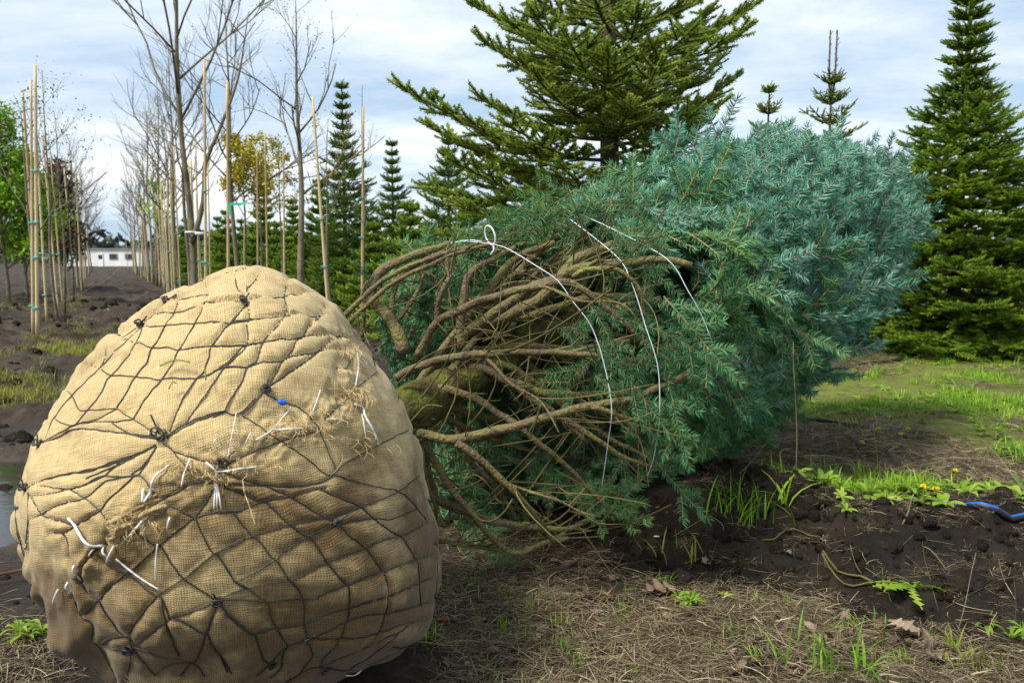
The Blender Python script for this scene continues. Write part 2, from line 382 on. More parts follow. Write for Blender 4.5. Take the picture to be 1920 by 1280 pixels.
NR, NA = 430, 520
rr = 0.5*(1500/0.5)**(np.linspace(0, 1, NR)**1.25)
rr = np.concatenate([np.linspace(0.5, 5.5, 250), 5.5*(40/5.5)**(np.linspace(0, 1, 200)[1:]), 40*(1500/40)**(np.linspace(0, 1, 50)[1:])])
NR = len(rr)
aa = np.concatenate([np.linspace(-44, 44, 460), np.linspace(44, 316, 61)[1:-1]])
NA = len(aa); ar = np.radians(aa)
X = np.outer(rr, np.sin(ar)).ravel(); Y = np.outer(rr, np.cos(ar)).ravel()
Z = ground_h(X, Y)
gm = MB()
i, j = np.meshgrid(np.arange(NR-1), np.arange(NA), indexing='ij'); i = i.ravel(); j = j.ravel(); j2 = (j+1) % NA
c0 = NR*NA
jj = np.arange(NA)
gm.add(np.concatenate([np.stack([X, Y, Z], 1), [[0, 0, 0]]]), np.stack([i*NA+j, (i+1)*NA+j, (i+1)*NA+j2, i*NA+j2], 1),
       np.stack([np.full(NA, c0), jj, (jj+1) % NA], 1))
M['ground'] = mt = bpy.data.materials.new('ground'); mt.use_nodes = True
n, l = mt.node_tree.nodes, mt.node_tree.links; b = n['Principled BSDF']; b.inputs['Specular IOR Level'].default_value = 0.22
tc = n.new('ShaderNodeTexCoord')
def tnoise(scale, detail=6, rough=0.6):
    x = n.new('ShaderNodeTexNoise'); x.inputs['Scale'].default_value = scale; x.inputs['Detail'].default_value = detail; x.inputs['Roughness'].default_value = rough
    l.new(tc.outputs['Object'], x.inputs['Vector']); return x.outputs['Fac']
def ramp(sock, stops):
    cr = n.new('ShaderNodeValToRGB'); el = cr.color_ramp.elements
    el[0].position, el[0].color = stops[0][0], (*stops[0][1], 1); el[1].position, el[1].color = stops[-1][0], (*stops[-1][1], 1)
    for p_, c_ in stops[1:-1]:
        x = el.new(p_); x.color = (*c_, 1)
    l.new(sock, cr.inputs[0]); return cr.outputs[0]
def mixc(fac, a, c):
    x = n.new('ShaderNodeMix'); x.data_type = 'RGBA'; l.new(fac, x.inputs['Factor']); l.new(a, x.inputs[6]); l.new(c, x.inputs[7]); return x.outputs[2]
def zattr(nm):
    x = n.new('ShaderNodeAttribute'); x.attribute_name = nm; return x.outputs['Fac']
soil = ramp(tnoise(5, 8, 0.7), [(0.30, (0.008, 0.006, 0.004)), (0.5, (0.018, 0.0135, 0.009)), (0.72, (0.040, 0.031, 0.021))])
track = ramp(tnoise(2.2, 8, 0.7), [(0.30, (0.017, 0.012, 0.008)), (0.5, (0.040, 0.030, 0.020)), (0.72, (0.090, 0.068, 0.046))])
dryc = ramp(tnoise(16, 8, 0.75), [(0.30, (0.045, 0.030, 0.018)), (0.5, (0.125, 0.088, 0.045)), (0.70, (0.230, 0.175, 0.090))])
litc = ramp(tnoise(22, 8, 0.75), [(0.30, (0.018, 0.013, 0.008)), (0.5, (0.048, 0.036, 0.022)), (0.70, (0.115, 0.088, 0.052))])
grnc = ramp(tnoise(11, 8, 0.75), [(0.30, (0.060, 0.060, 0.018)), (0.5, (0.140, 0.165, 0.026)), (0.70, (0.250, 0.270, 0.050))])
base = mixc(zattr('z_track'), soil, track)
base = mixc(zattr('z_litter'), base, litc); base = mixc(zattr('z_dry'), base, dryc); base = mixc(zattr('z_green'), base, grnc)
l.new(base, b.inputs['Base Color'])
# the track is damp: a little glossier in the wheel marks near the puddle
rg = ramp(tnoise(1.3, 4), [(0.42, (0.93,)*3), (0.6, (0.8,)*3)])
wet = n.new('ShaderNodeMix'); wet.data_type = 'RGBA'; l.new(zattr('z_wet'), wet.inputs['Factor']); l.new(rg, wet.inputs[6]); wet.inputs[7].default_value = (0.3, 0.3, 0.3, 1)
l.new(wet.outputs[2], b.inputs['Roughness'])
bp = n.new('ShaderNodeBump'); bp.inputs['Strength'].default_value = 0.9; bp.inputs['Distance'].default_value = 0.02
l.new(tnoise(38, 9, 0.75), bp.inputs['Height']); l.new(bp.outputs[0], b.inputs['Normal'])
gme = gm.mesh('ground', mt)
zg, zf_, zl, zd = zones(X, Y)
def pattr(me, nm, v):
    a = me.attributes.new(nm, 'FLOAT', 'POINT'); a.data.foreach_set('value', np.concatenate([v, [0.0]]))
pattr(gme, 'z_green', zg*0.9); pattr(gme, 'z_litter', np.clip(zl, 0, 1)*0.95); pattr(gme, 'z_dry', zd)
pattr(gme, 'z_track', smooth(-X, 0.8, 2.0))
pattr(gme, 'z_wet', np.exp(-(((X+2.8)/1.6)**2+((Y-3.6)/1.5)**2)**2)*0.55)
ground = obj('ground', gme, kind='structure')

# puddle: a still sheet in the hollow
pm = MB(); k = 64; th = np.linspace(0, 2*math.pi, k, endpoint=False)
pr = 1+0.08*np.sin(3*th+1)+0.05*np.sin(7*th)
pv = np.stack([-2.85+1.30*pr*np.cos(th), 3.4+0.98*pr*np.sin(th), np.full(k, -0.022)], 1)
pm.add(np.concatenate([pv, [[-2.85, 3.4, -0.022]]]), None, np.stack([np.full(k, k), np.arange(k), (np.arange(k)+1) % k], 1))
M['water'] = mw = mat('water', [(0.030, 0.024, 0.018)], 0.06, spec=0.5, bump=0.06, bscale=14)
obj('puddle', pm, None, mw, kind='structure')

# ------------------------------------------------------------------ the dug-up spruce: burlap root ball, net, trunk, branches, foliage
spruce = thing('balled_spruce_tree', 'dug-up blue spruce lying on its side, root ball wrapped in burlap and wire', 'tree', (-0.45, 2.2, 0))
S0 = np.array([-0.45, 2.2, 0.0])                           # parts are given in world positions and moved to the thing's base
def sobj(name, mb, mats, parent=None, smooth_shade=True, kind=None):
    if isinstance(mb, MB):
        mb.v = [v - S0 for v in mb.v]
    return obj(name, mb, parent or spruce, mats, smooth_shade, kind)

BC = P(425, 905, 2.0)
bw = unit(CAMP-BC); bu = unit(np.cross([0, 0, 1.0], bw)); bv = np.cross(bw, bu)
sil = [(20,960),(25,920),(45,880),(75,800),(100,755),(130,715),(190,650),(250,600),(290,572),(330,548),(380,520),(430,503),(470,501),(510,512),(560,530),(590,548),(615,575),(645,605),(672,640),(690,655),(712,685),(740,725),(765,775),(785,830),(797,890),(808,935),(818,985),(825,1040),(824,1090),(812,1150),(800,1180),(765,1215),(690,1252),(600,1285),(500,1310),(400,1325),(320,1325),(240,1305),(200,1280),(150,1225),(105,1165),(85,1120),(60,1080),(35,1045),(22,1000)]
sa, sr = [], []
for px, py in sil:
    r = ray(px, py); tt = np.dot(BC-CAMP, bw)/np.dot(r, bw); q = CAMP + r*tt - BC
    a_, b_ = np.dot(q, bu), np.dot(q, bv); sa.append(math.atan2(b_, a_)); sr.append(math.hypot(a_, b_)/1.032 - 0.009)
o_ = np.argsort(sa); sa = np.array(sa)[o_]; sr = np.array(sr)[o_]
saw = np.concatenate([sa-2*math.pi, sa, sa+2*math.pi]); srw = np.tile(sr, 3)
NT, NP = 420, 330
th = np.linspace(-math.pi, math.pi, NT, endpoint=False); ph = np.linspace(0, math.pi, NP+2)[1:-1]
rth = np.interp(th, saw, srw)
kern = np.exp(-np.linspace(-2, 2, 7)**2); kern /= kern.sum()
rth = np.convolve(np.concatenate([rth[-3:], rth, rth[:3]]), kern, 'valid')
sm = rth.copy()
for _ in range(60): sm = (np.roll(sm, 1)+sm+np.roll(sm, -1))/3
sp = np.sin(ph); cp = np.cos(ph)
# the outline's small wiggles fade away from the rim
mixw = (sp**6)[:, None]; rad = sm[None]*(1-mixw)+rth[None]*mixw
spx = np.sign(sp)*np.abs(sp)**0.92
base_v = BC + (rad*spx[:, None])[..., None]*(np.cos(th)[None, :, None]*bu + np.sin(th)[None, :, None]*bv) + (0.53*cp)[:, None, None]*bw
base_v = base_v.reshape(-1, 3)
poles = np.array([BC+0.53*bw, BC-0.53*bw]); base_v = np.concatenate([base_v, poles])
base_v[:, 2] = np.where(base_v[:, 2] < 0.03, 0.03*np.tanh((base_v[:, 2]-0.03)/0.03)*0.6+0.03, base_v[:, 2])
ii, jj = np.meshgrid(np.arange(NP-1), np.arange(NT), indexing='ij'); ii = ii.ravel(); jj = jj.ravel(); j2 = (jj+1) % NT
bq = np.stack([ii*NT+jj, (ii+1)*NT+jj, (ii+1)*NT+j2, ii*NT+j2], 1)
k_ = np.arange(NT); k2 = (k_+1) % NT
bt = np.concatenate([np.stack([np.full(NT, NP*NT), k_, k2], 1), np.stack([np.full(NT, NP*NT+1), (NP-1)*NT+k2, (NP-1)*NT+k_], 1)])
bvh = BVHTree.FromPolygons([Vector(v) for v in base_v], [list(map(int, f)) for f in bq] + [list(map(int, f)) for f in bt])

# wires traced over the photograph, in the pixels of four enlarged windows (origin x, origin y, enlargement)
WIN = {'A': (0, 480), 'B': (400, 480), 'C': (0, 860), 'D': (400, 860)}; ENL = 3.048
wires = {
'A': [
 [985,265,1090,245,1195,232],[890,340,1010,325,1100,300,1170,290,1290,278,1370,275,1463,262],
 [690,425,800,400,870,405,940,395,1120,382,1210,378,1310,388,1463,365],
 [590,505,650,500,735,478,770,505,800,498,865,520,950,520,1020,538,1100,525,1210,518,1300,515,1400,515,1463,505],
 [480,635,530,632,570,640,600,665,630,678,690,680,770,688,850,695,915,705,960,693,1120,695,1200,670,1285,632,1410,632,1463,615],
 [375,760,405,795,430,840,450,878,500,880,600,875,665,870,700,895,760,930,830,975,890,1010],
 [300,860,310,920,340,945,390,965,440,958,560,945,650,945,760,930],
 [900,285,695,430,600,510,490,640,385,765,310,865,245,955,190,1110,180,1200],
 [980,265,850,370,720,455,640,510,570,640,405,795,310,920,260,1040],[820,400,735,478,650,560,570,640],
 [815,410,800,450,775,505,740,560,640,675,610,700,570,790,500,880,430,960],
 [1018,265,990,340,940,395,900,480,860,530,830,610,770,688,720,780,665,865],
 [1175,165,1180,230,1170,290,1110,385,1060,480,1020,540,980,620,915,710,840,800,760,930],
 [1410,280,1320,385,1210,515,1190,580,1160,660,1120,700,1050,800,1000,920,970,1000],
 [1410,170,1410,280,1425,360,1408,400,1408,515,1285,632,1200,750,1110,880,1060,960],
 [890,1030,700,1010,440,985,330,1030,240,1070],[890,1040,760,1020,640,955],
 [950,1030,1040,970,1150,920,1270,885,1340,905,1400,870,1463,810],[950,1040,1080,965,1220,905,1280,885],
 [890,1075,800,1120,600,1190,500,1230,390,1240,270,1275],[890,1080,700,1180,600,1220,490,1270],[895,1085,830,1180,750,1250],
 [930,1070,1010,1120,1100,1150,1200,1180,1280,1190],[960,1080,1050,1190,1110,1260],[230,1070,420,965,560,930,665,870]],
'B': [
 [0,125,110,115,200,105],[110,85,125,140,140,190,175,240],[0,280,100,275,190,270,300,255,400,235,450,225,560,238],
 [0,383,90,388,120,375,210,365,380,360,450,350,560,350,620,345],[0,510,60,518,180,512,280,495,370,480,460,480,530,465,620,465,720,468,810,470],
 [0,655,70,632,190,632,270,608,380,605,450,575,560,560,640,540,760,535,810,545],
 [275,110,190,190],[410,160,405,240,415,300,405,350,350,420,280,495,250,590,190,640,160,720,100,810,60,890],
 [630,265,630,310,605,350,550,400,510,465,470,490,450,540,390,610,350,680,315,740],
 [780,440,690,470,600,545,520,610,430,670,300,760,230,840,160,900],[190,285,90,390,0,510],[280,495,170,520,100,590,0,660],
 [160,905,250,960,340,1030,440,1090,540,1160,650,1250,690,1240],[300,790,390,830,480,860,540,910,600,980,640,1070,680,1170,700,1220],
 [80,1190,200,1130,350,1070,500,1025,590,1000],[640,930,720,850,790,785,870,710,950,650],[690,1240,760,1180,850,1130,1000,1050,1130,985],
 [810,545,760,640,700,640],[60,890,0,920]],
'C': [
 [165,160,280,110,400,85,500,60,600,40,750,-10],[230,150,400,170,520,130,600,90,700,0],[180,210,280,200,400,170,480,150,570,100,700,100,790,90],
 [240,315,350,260,490,220,600,130,720,100,790,90,850,0],
 [370,420,450,370,570,295,620,230,700,160,790,90,870,180,910,235,960,215,1060,160,1140,130,1230,140],
 [160,190,200,240,245,315,330,345,420,375],[400,170,490,225,570,295,620,350,700,400,750,400],[160,190,160,340,130,520,135,560,190,660,240,720],
 [180,340,240,315],[290,420,360,420,390,470,420,560],[470,700,520,560,600,490,740,400,850,300,910,235],
 [570,800,640,720,720,655,780,610,900,500,1000,420,1110,330,1180,240,1230,140],
 [750,400,830,460,900,500,920,500,960,570,1040,680,1130,740,1240,810],[910,235,1020,290,1110,330,1200,310,1330,300,1402,280],[1230,140,1402,210],
 [1110,330,1150,420,1200,520,1230,545,1280,600,1340,700,1402,740],[730,1000,800,900,880,800,960,740,1050,685,1130,620,1220,545,1320,490,1402,450],
 [570,560,640,620,720,655,790,710,880,780,920,790,970,910],[470,700,500,760,560,805,600,880,690,1000,730,1010],[420,790,480,880,560,805],
 [740,1080,800,1040,880,980,980,910,1080,880,1240,810],[980,910,1050,930,1130,980,1180,985,1240,830],[1240,820,1130,1130,1090,1165],[1250,830,1330,910,1402,970],
 [1180,985,1210,1060,1260,1130,1300,1220],[735,1010,750,1080,740,1160,725,1280],[750,1080,830,1180,890,1240],
 [580,1060,640,1085,710,1090,760,1080,840,1100,930,1140,1030,1150,1090,1165,1130,1190,1170,1240],[580,1060,640,1020,730,1010],[920,790,950,940,1020,1130],
 [890,1230,960,1180,1090,1165],[1090,1165,1030,1240],[530,1040,580,1100,610,1170,650,1220,690,1280],[310,820,320,960,340,1040],[430,780,470,890,530,950,525,1040]],
'D': [
 [30,145,150,150,300,150,420,158,520,150,620,130,690,90],
 [30,145,120,180,270,245,310,255,430,370,530,440,560,450,650,590,750,710,770,725,775,850,760,930,700,1050,640,1130,615,1190],
 [60,75,200,130,300,155,440,215,530,270,630,330,700,360,780,440,870,510,960,640,985,700,990,780,980,880,940,990,850,1080],
 [600,170,720,220,840,272,920,345,1040,430,1070,435,1150,570,1170,610,1175,700,1190,840],[690,90,820,130,940,160,1060,185,1150,260,1210,350],
 [0,300,110,305,190,280,280,245,440,215,520,190,600,170,640,165],
 [110,305,220,440,250,455,340,570,370,590,430,690,460,710,515,810,520,930,535,1010,570,1125],
 [0,545,100,500,220,440,320,410,460,370,560,345,680,330,840,272,960,230,1060,185,1110,150,1190,85],
 [0,545,20,540,80,640,130,705,200,740,260,790,310,820,330,900,360,965,425,1065],
 [400,530,550,440,700,380,840,345,930,340,1010,345,1080,320,1160,285],[130,705,250,640,360,570,400,530],
 [200,740,330,710,440,695,550,640,660,590,770,545,870,510,960,465,1060,440,1130,415,1220,360],[40,805,100,770,200,740],
 [40,805,150,805,300,815,420,805,500,800,570,805],[570,805,680,750,770,715,870,670,960,640,1060,605,1150,575,1250,545],
 [220,1000,360,965,520,940,650,885,780,850,880,810,990,775,1090,735,1170,705,1250,680],
 [550,1020,660,980,760,930,870,890,980,880,1080,860,1190,830,1235,810],[550,1025,720,1020,850,1010,940,990,1040,960,1130,930,1200,910],
 [40,830,110,920,220,1000,240,1010,290,1150,330,1165],[330,1165,425,1065,480,1050,540,1020],[330,1165,250,1240],[425,1065,395,1130,390,1190,330,1250],
 [0,1090,40,1120,100,1220],[570,1125,500,1220],[615,1190,520,1215,420,1280],[615,1190,720,1140,850,1080,960,1030,1060,990],[615,1190,750,1210,830,1170,950,1090,1110,950]],
}
def on_ball(px, py, lift=0.0):
    d = ray(px, py); hit = bvh.ray_cast(Vector(CAMP), Vector(d))
    if hit[0] is None: return None
    return np.array(hit[0]) + np.array(hit[1] if hit[1].dot(Vector(d)) < 0 else -hit[1])*lift
def cat_rom(p, step):
    p = np.asarray(p, float)
    q = np.concatenate([[2*p[0]-p[1]], p, [2*p[-1]-p[-2]]]); out = []
    for i in range(1, len(q)-2):
        L = np.linalg.norm(q[i+1]-q[i]); m_ = max(2, int(L/step))
        for t in np.arange(m_)/m_:
            out.append(0.5*((2*q[i])+(-q[i-1]+q[i+1])*t+(2*q[i-1]-5*q[i]+4*q[i+1]-q[i+2])*t*t+(-q[i-1]+3*q[i]-3*q[i+1]+q[i+2])*t**3))
    out.append(p[-1]); return np.array(out)
def win_px(w, c): return np.array([[WIN[w][0]+c[i]/ENL, WIN[w][1]+c[i+1]/ENL] for i in range(0, len(c), 2)])
strands = []
for w, ls in wires.items():
    for c in ls:
        pp = cat_rom(win_px(w, c), 5.0); pp = pp + np.stack([np.sin(np.arange(len(pp))*0.9), np.cos(np.arange(len(pp))*1.3)], 1)*0.5
        run = []
        for px, py in pp:
            h_ = on_ball(px, py)
            if h_ is None:
                if len(run) > 2: strands.append(np.array(run))
                run = []
            else: run.append(h_)
        if len(run) > 2: strands.append(np.array(run))
n_front = len(strands)
# the net goes on round the side that the photograph does not show
fw_ = np.concatenate(strands); kf = KDTree(len(fw_))
for i_, p_ in enumerate(fw_): kf.insert(Vector(p_), i_)
kf.balance()
def back_run(dirs):
    run = []
    for d in dirs:
        hit = bvh.ray_cast(Vector(BC), Vector(unit(d)))
        ok = hit[0] is not None and hit[0].z > 0.04 and kf.find(hit[0])[2] > 0.028
        if ok: run.append(np.array(hit[0]))
        else:
            if len(run) > 6: strands.append(np.array(run))
            run = []
    if len(run) > 6: strands.append(np.array(run))
for kk in range(30):
    a0 = -math.pi+kk*2*math.pi/30
    back_run([math.sin(phi)*(math.cos(a0+0.035*math.sin(phi*6+kk))*bu+math.sin(a0+0.035*math.sin(phi*6+kk))*bv)+math.cos(phi)*bw for phi in np.linspace(1.15, 3.0, 190)])
for phi in np.linspace(1.32, 2.9, 9):
    back_run([math.sin(phi+0.06*math.sin(a1*15))*(math.cos(a1)*bu+math.sin(a1)*bv)+math.cos(phi+0.06*math.sin(a1*15))*bw for a1 in np.linspace(-math.pi, math.pi, 420)])
allw = np.concatenate(strands)
kd = KDTree(len(allw))
for i_, p_ in enumerate(allw): kd.insert(Vector(p_), i_)
kd.balance()
dist = np.array([kd.find(Vector(p_))[2] for p_ in base_v])
nrm = unit(base_v-BC)
# cloth swells between the wires; folds gather near the crown and the tied seam
_lx = (base_v-BC) @ bu; _ly = (base_v-BC) @ bv
bulge = (0.006+0.009*smooth(_lx-_ly, 0.35, 0.75)+0.008*smooth(-_lx-_ly, 0.3, 0.6))*(1-np.exp(-(dist/0.022)**1.2))*(0.8+0.6*fbm((base_v-BC)*5, 2, 91))
loc = np.stack([(base_v-BC) @ bu, (base_v-BC) @ bv, (base_v-BC) @ bw], 1)
topw = smooth(loc[:, 1], 0.16, 0.42); lowleft = smooth(-loc[:, 0], 0.15, 0.42)*smooth(-loc[:, 1], -0.05, 0.2)
fa = loc @ np.array([[0.42], [0.90], [0.1]]).ravel(); fl = loc @ np.array([0.90, -0.42, 0.0])
fold = fbm(np.stack([fl*2.2, fa*15, loc[:, 2]*5], 1), 3, 41)
fold2 = fbm(np.stack([fl*12, fa*2.5, loc[:, 2]*5], 1), 3, 47)
ridge = (1-np.abs(fbm(np.stack([fl*2.2, fa*13, loc[:, 2]*6], 1), 2, 61)))**3
disp = bulge + topw*(0.010*fold + 0.016*ridge) + 0.006*fold*(1-topw) + lowleft*0.036*fold2 + 0.005*fbm(loc*7, 3, 43) + 0.0016*fbm(loc*28, 2, 45)
seam = np.array([on_ball(x, y) for x, y in [(655,650),(660,740),(580,790),(500,830),(420,880),(340,910),(270,945),(215,1010),(160,1060)]])
ks = KDTree(len(seam)*12); sd = []
for i_ in range(len(seam)-1):
    for t_ in np.linspace(0, 1, 12): sd.append(seam[i_]*(1-t_)+seam[i_+1]*t_)
for i_, p_ in enumerate(sd[:len(seam)*12]): ks.insert(Vector(p_), i_)
ks.balance()
dse = np.array([ks.find(Vector(p_))[2] for p_ in base_v]); sw = np.exp(-(dse/0.055)**2)
disp += sw*(0.011*fbm(loc*24, 3, 53) + 0.006*fbm(loc*60, 2, 55))
pull = np.exp(-(dist/0.004)**2); disp = disp*(1-0.9*pull) - 0.002*pull
ball_v = base_v + nrm*disp[:, None]
ball_v[:, 2] = np.maximum(ball_v[:, 2], -0.012)
bm_ = MB(); bm_.add(ball_v, bq, bt)
M['burlap'] = mb_ = bpy.data.materials.new('burlap'); mb_.use_nodes = True
n, l = mb_.node_tree.nodes, mb_.node_tree.links; b = n['Principled BSDF']
b.inputs['Roughness'].default_value = 0.92; b.inputs['Specular IOR Level'].default_value = 0.12
b.inputs['Sheen Weight'].default_value = 0.15
tc = n.new('ShaderNodeTexCoord'); uv = n.new('ShaderNodeUVMap'); uv.uv_map = 'weave'
def nm(op, a, c=None):
    x = n.new('ShaderNodeMath'); x.operation = op
    for i_, v_ in enumerate((a, c)):
        if v_ is None: continue
        if isinstance(v_, (int, float)): x.inputs[i_].default_value = v_
        else: l.new(v_, x.inputs[i_])
    return x.outputs[0]
dn = n.new('ShaderNodeTexNoise'); dn.inputs['Scale'].default_value = 9; dn.inputs['Detail'].default_value = 3; l.new(uv.outputs[0], dn.inputs['Vector'])
vm = n.new('ShaderNodeVectorMath'); vm.operation = 'MULTIPLY_ADD'; l.new(dn.outputs['Color'], vm.inputs[0]); vm.inputs[1].default_value = (0.045, 0.045, 0.0); l.new(uv.outputs[0], vm.inputs[2])
sx = n.new('ShaderNodeSeparateXYZ'); l.new(vm.outputs[0], sx.inputs[0])
PER = 2*math.pi/0.0047
wx = nm('SINE', nm('MULTIPLY', sx.outputs[0], PER)); wy = nm('SINE', nm('MULTIPLY', sx.outputs[1], PER))
# over-under basket: product of both thread waves
weave = nm('ADD', nm('MULTIPLY', nm('ADD', wx, wy), 0.25), nm('MULTIPLY', nm('MULTIPLY', wx, wy), 0.25))
thr = n.new('ShaderNodeTexNoise'); thr.inputs['Scale'].default_value = 1.0; thr.inputs['Detail'].default_value = 2
mp = n.new('ShaderNodeMapping'); mp.inputs['Scale'].default_value = (18, 260, 1); l.new(uv.outputs[0], mp.inputs['Vector']); l.new(mp.outputs[0], thr.inputs['Vector'])
thr2 = n.new('ShaderNodeTexNoise'); thr2.inputs['Scale'].default_value = 1.0; thr2.inputs['Detail'].default_value = 2
mp2 = n.new('ShaderNodeMapping'); mp2.inputs['Scale'].default_value = (260, 18, 1); l.new(uv.outputs[0], mp2.inputs['Vector']); l.new(mp2.outputs[0], thr2.inputs['Vector'])
fac = nm('ADD', nm('ADD', 0.12, nm('MULTIPLY', weave, 0.46)), nm('ADD', nm('MULTIPLY', thr.outputs['Fac'], 0.58), nm('MULTIPLY', thr2.outputs['Fac'], 0.38)))
cr = n.new('ShaderNodeValToRGB'); el = cr.color_ramp.elements
el[0].position = 0.10; el[0].color = (0.120, 0.078, 0.032, 1); el[1].position = 0.95; el[1].color = (0.650, 0.505, 0.265, 1)
e = el.new(0.38); e.color = (0.305, 0.222, 0.103, 1); e = el.new(0.62); e.color = (0.485, 0.363, 0.172, 1)
l.new(fac, cr.inputs[0])
# earth stains, with shade on the lower half painted into the cloth colour
st = n.new('ShaderNodeTexNoise'); st.inputs['Scale'].default_value = 5.5; st.inputs['Detail'].default_value = 7; st.inputs['Roughness'].default_value = 0.65; l.new(tc.outputs['Object'], st.inputs['Vector'])
at = n.new('ShaderNodeAttribute'); at.attribute_name = 'stain_shade'
stf = nm('SUBTRACT', nm('ADD', nm('MULTIPLY', st.outputs['Fac'], 2.6), at.outputs['Fac']), 1.32)
mr = n.new('ShaderNodeMapRange'); mr.inputs[1].default_value = 0.05; mr.inputs[2].default_value = 0.75; mr.inputs[4].default_value = 0.95; l.new(stf, mr.inputs[0])
mx = n.new('ShaderNodeMix'); mx.data_type = 'RGBA'; mx.blend_type = 'MULTIPLY'; l.new(mr.outputs[0], mx.inputs['Factor']); l.new(cr.outputs[0], mx.inputs[6]); mx.inputs[7].default_value = (0.25, 0.205, 0.165, 1)
l.new(mx.outputs[2], b.inputs['Base Color'])
bp = n.new('ShaderNodeBump'); bp.inputs['Strength'].default_value = 0.6; bp.inputs['Distance'].default_value = 0.003; l.new(fac, bp.inputs['Height']); l.new(bp.outputs[0], b.inputs['Normal'])
bm_.v = [v - S0 for v in bm_.v]
bme = bm_.mesh('root_ball', mb_)
phf = np.concatenate([np.repeat(ph, NT), [0, math.pi]]); thf = np.concatenate([np.tile(th, NP), [0, 0]])
# cloth directions: threads follow arcs from the front of the ball, turned a little
u0 = phf*np.cos(thf)*0.53; v0 = phf*np.sin(thf)*0.53; cs, sn = math.cos(-0.06), math.sin(-0.06)
uvs = np.stack([u0*cs-v0*sn, u0*sn+v0*cs], 1)
ul = bme.uv_layers.new(name='weave'); li = np.empty(len(bme.loops), np.int32); bme.loops.foreach_get('vertex_index', li)
ul.data.foreach_set('uv', uvs[li].ravel())
stain_shade = (smooth(-loc[:, 1]+0.22*loc[:, 0]*0+0.16*fbm(loc*3.2, 4, 71), -0.10, 0.34)*0.80 + 0.12*np.exp(-(dist/0.007)**2)*smooth(-loc[:, 1], -0.1, 0.3)
         + 0.45*lowleft*smooth(-loc[:, 1], 0.05, 0.3) + 0.30*np.exp(-(((loc[:, 0]-0.14)/0.14)**2+((loc[:, 1]+0.02)/0.08)**2)))  # darker low down, along wires and lower-left folds: soil plus painted shade
a = bme.attributes.new('stain_shade', 'FLOAT', 'POINT'); a.data.foreach_set('value', stain_shade)
bvh2 = BVHTree.FromPolygons([Vector(v) for v in ball_v], [list(map(int, f)) for f in bq] + [list(map(int, f)) for f in bt])
def on_ball(px, py, lift=0.0):                              # from here on: the swollen cloth itself
    d = ray(px, py); hit = bvh2.ray_cast(Vector(CAMP), Vector(d))
    if hit[0] is None: return None
    h_ = np.array(hit[0]); return h_ + unit(h_-BC)*lift
def settle(p_, lift):                                       # lay points on the swollen cloth
    out = []
    for q_ in p_:
        n_ = unit(q_-BC); hit = bvh2.ray_cast(Vector(q_+n_*0.08), Vector(-n_)); out.append((np.array(hit[0]) if hit[0] is not None else q_)+n_*lift)
    return np.array(out)
root_ball = obj('root_ball', bme, spruce); root_ball['label'] = 'tan burlap wrap round the root ball, stained with soil'
net = MB(); RG = random.Random(3)
for i_, s_ in enumerate(strands):
    s_ = settle(s_, 0.0018)
    net.tube(s_, 0.00125*RG.uniform(0.85, 1.15), 5)
sobj('wire_net', net, M['wire'], root_ball)
# twisted wire knots where strands are drawn together
kn = [('A',915,1020,1.5),('A',800,395,0.9),('A',950,262,0.9),('A',1390,262,0.9),('A',230,1070,1.0),('C',150,160,1.0),('C',1245,805,1.0),('C',740,1080,1.0),('D',535,1020,0.8),('D',335,1165,0.8),('D',630,1200,0.8),('D',700,360,0.8),('B',55,1180,1.1),('B',300,765,0.9),('A',410,670,0.8)]
for w, x, y, s_ in kn:
    h_ = on_ball(WIN[w][0]+x/ENL, WIN[w][1]+y/ENL, 0.006)
    if h_ is None: continue
    m_ = MB(); nn = unit(h_-BC); a_ = unit(np.cross(nn, [0.2, 0.1, 1])); b_ = np.cross(nn, a_)
    t_ = np.linspace(0, 2*math.pi*RG.choice([2.4, 3.2]), 40); rr_ = 0.0085*s_*(1+0.25*np.sin(t_*1.7))
    m_.tube(h_ + (rr_*np.cos(t_))[:, None]*a_ + (rr_*0.75*np.sin(t_))[:, None]*b_ + (0.006*s_*np.sin(t_*0.6+1))[:, None]*nn, 0.0021, 5)
    tl = np.linspace(0, 1, 8); m_.tube(h_ + np.outer(tl*0.022*s_, a_*RG.uniform(-1, 1)-b_) + np.outer(tl*tl*0.008, nn), 0.0019, 5)
    sobj('wire_knot', m_, M['wire'], root_ball)
# white rope ends poking out of the lacing
ropes = [('B',[815,555,812,650,805,740],1),('B',[800,850,840,870,850,920,890,990,930,1060],1.5),('B',[840,910,845,990,865,1050],.7),('B',[605,770,580,835,560,900],.8),('B',[640,935,690,940,725,940],1.2),
 ('B',[440,870,390,930,330,1000,240,1055],1),('B',[330,1000,420,995,505,988],1),('B',[215,1010,195,1045,180,1080],1),('B',[130,900,105,1030,80,1160],.6),('B',[80,1225,160,1215,245,1205],1),('B',[0,1080,10,1060,20,1040],1),
 ('C',[400,335,450,380,500,460,540,490,600,490],1.7),('C',[600,500,605,522,612,548],1.2),('C',[520,550,535,530,545,510],1),('C',[660,490,640,540,615,595],1.1),('C',[670,565,780,640,915,740],1.1),('C',[905,480,900,590,895,690],1),
 ('C',[825,170,830,245,865,190],1.5),('C',[865,190,890,110,940,60],1.3),('C',[740,445,790,390,820,350],1.4),('C',[960,400,968,365,975,330],1.1),('C',[1040,160,1060,80,1090,0],1),('C',[1180,20,1235,75,1230,130],1.2),
 ('C',[1235,75,1300,70,1402,55],1.2),('C',[1235,140,1228,215,1225,290],1),('C',[1240,140,1255,215,1265,290],1),('C',[1235,140,1242,210,1240,285],.9),('C',[435,600,440,630,450,660],1.3),('C',[345,735,335,780,315,825],1),('C',[400,695,400,720,405,740],1.2),
 ('D',[750,1225,800,1210,840,1195],1)]
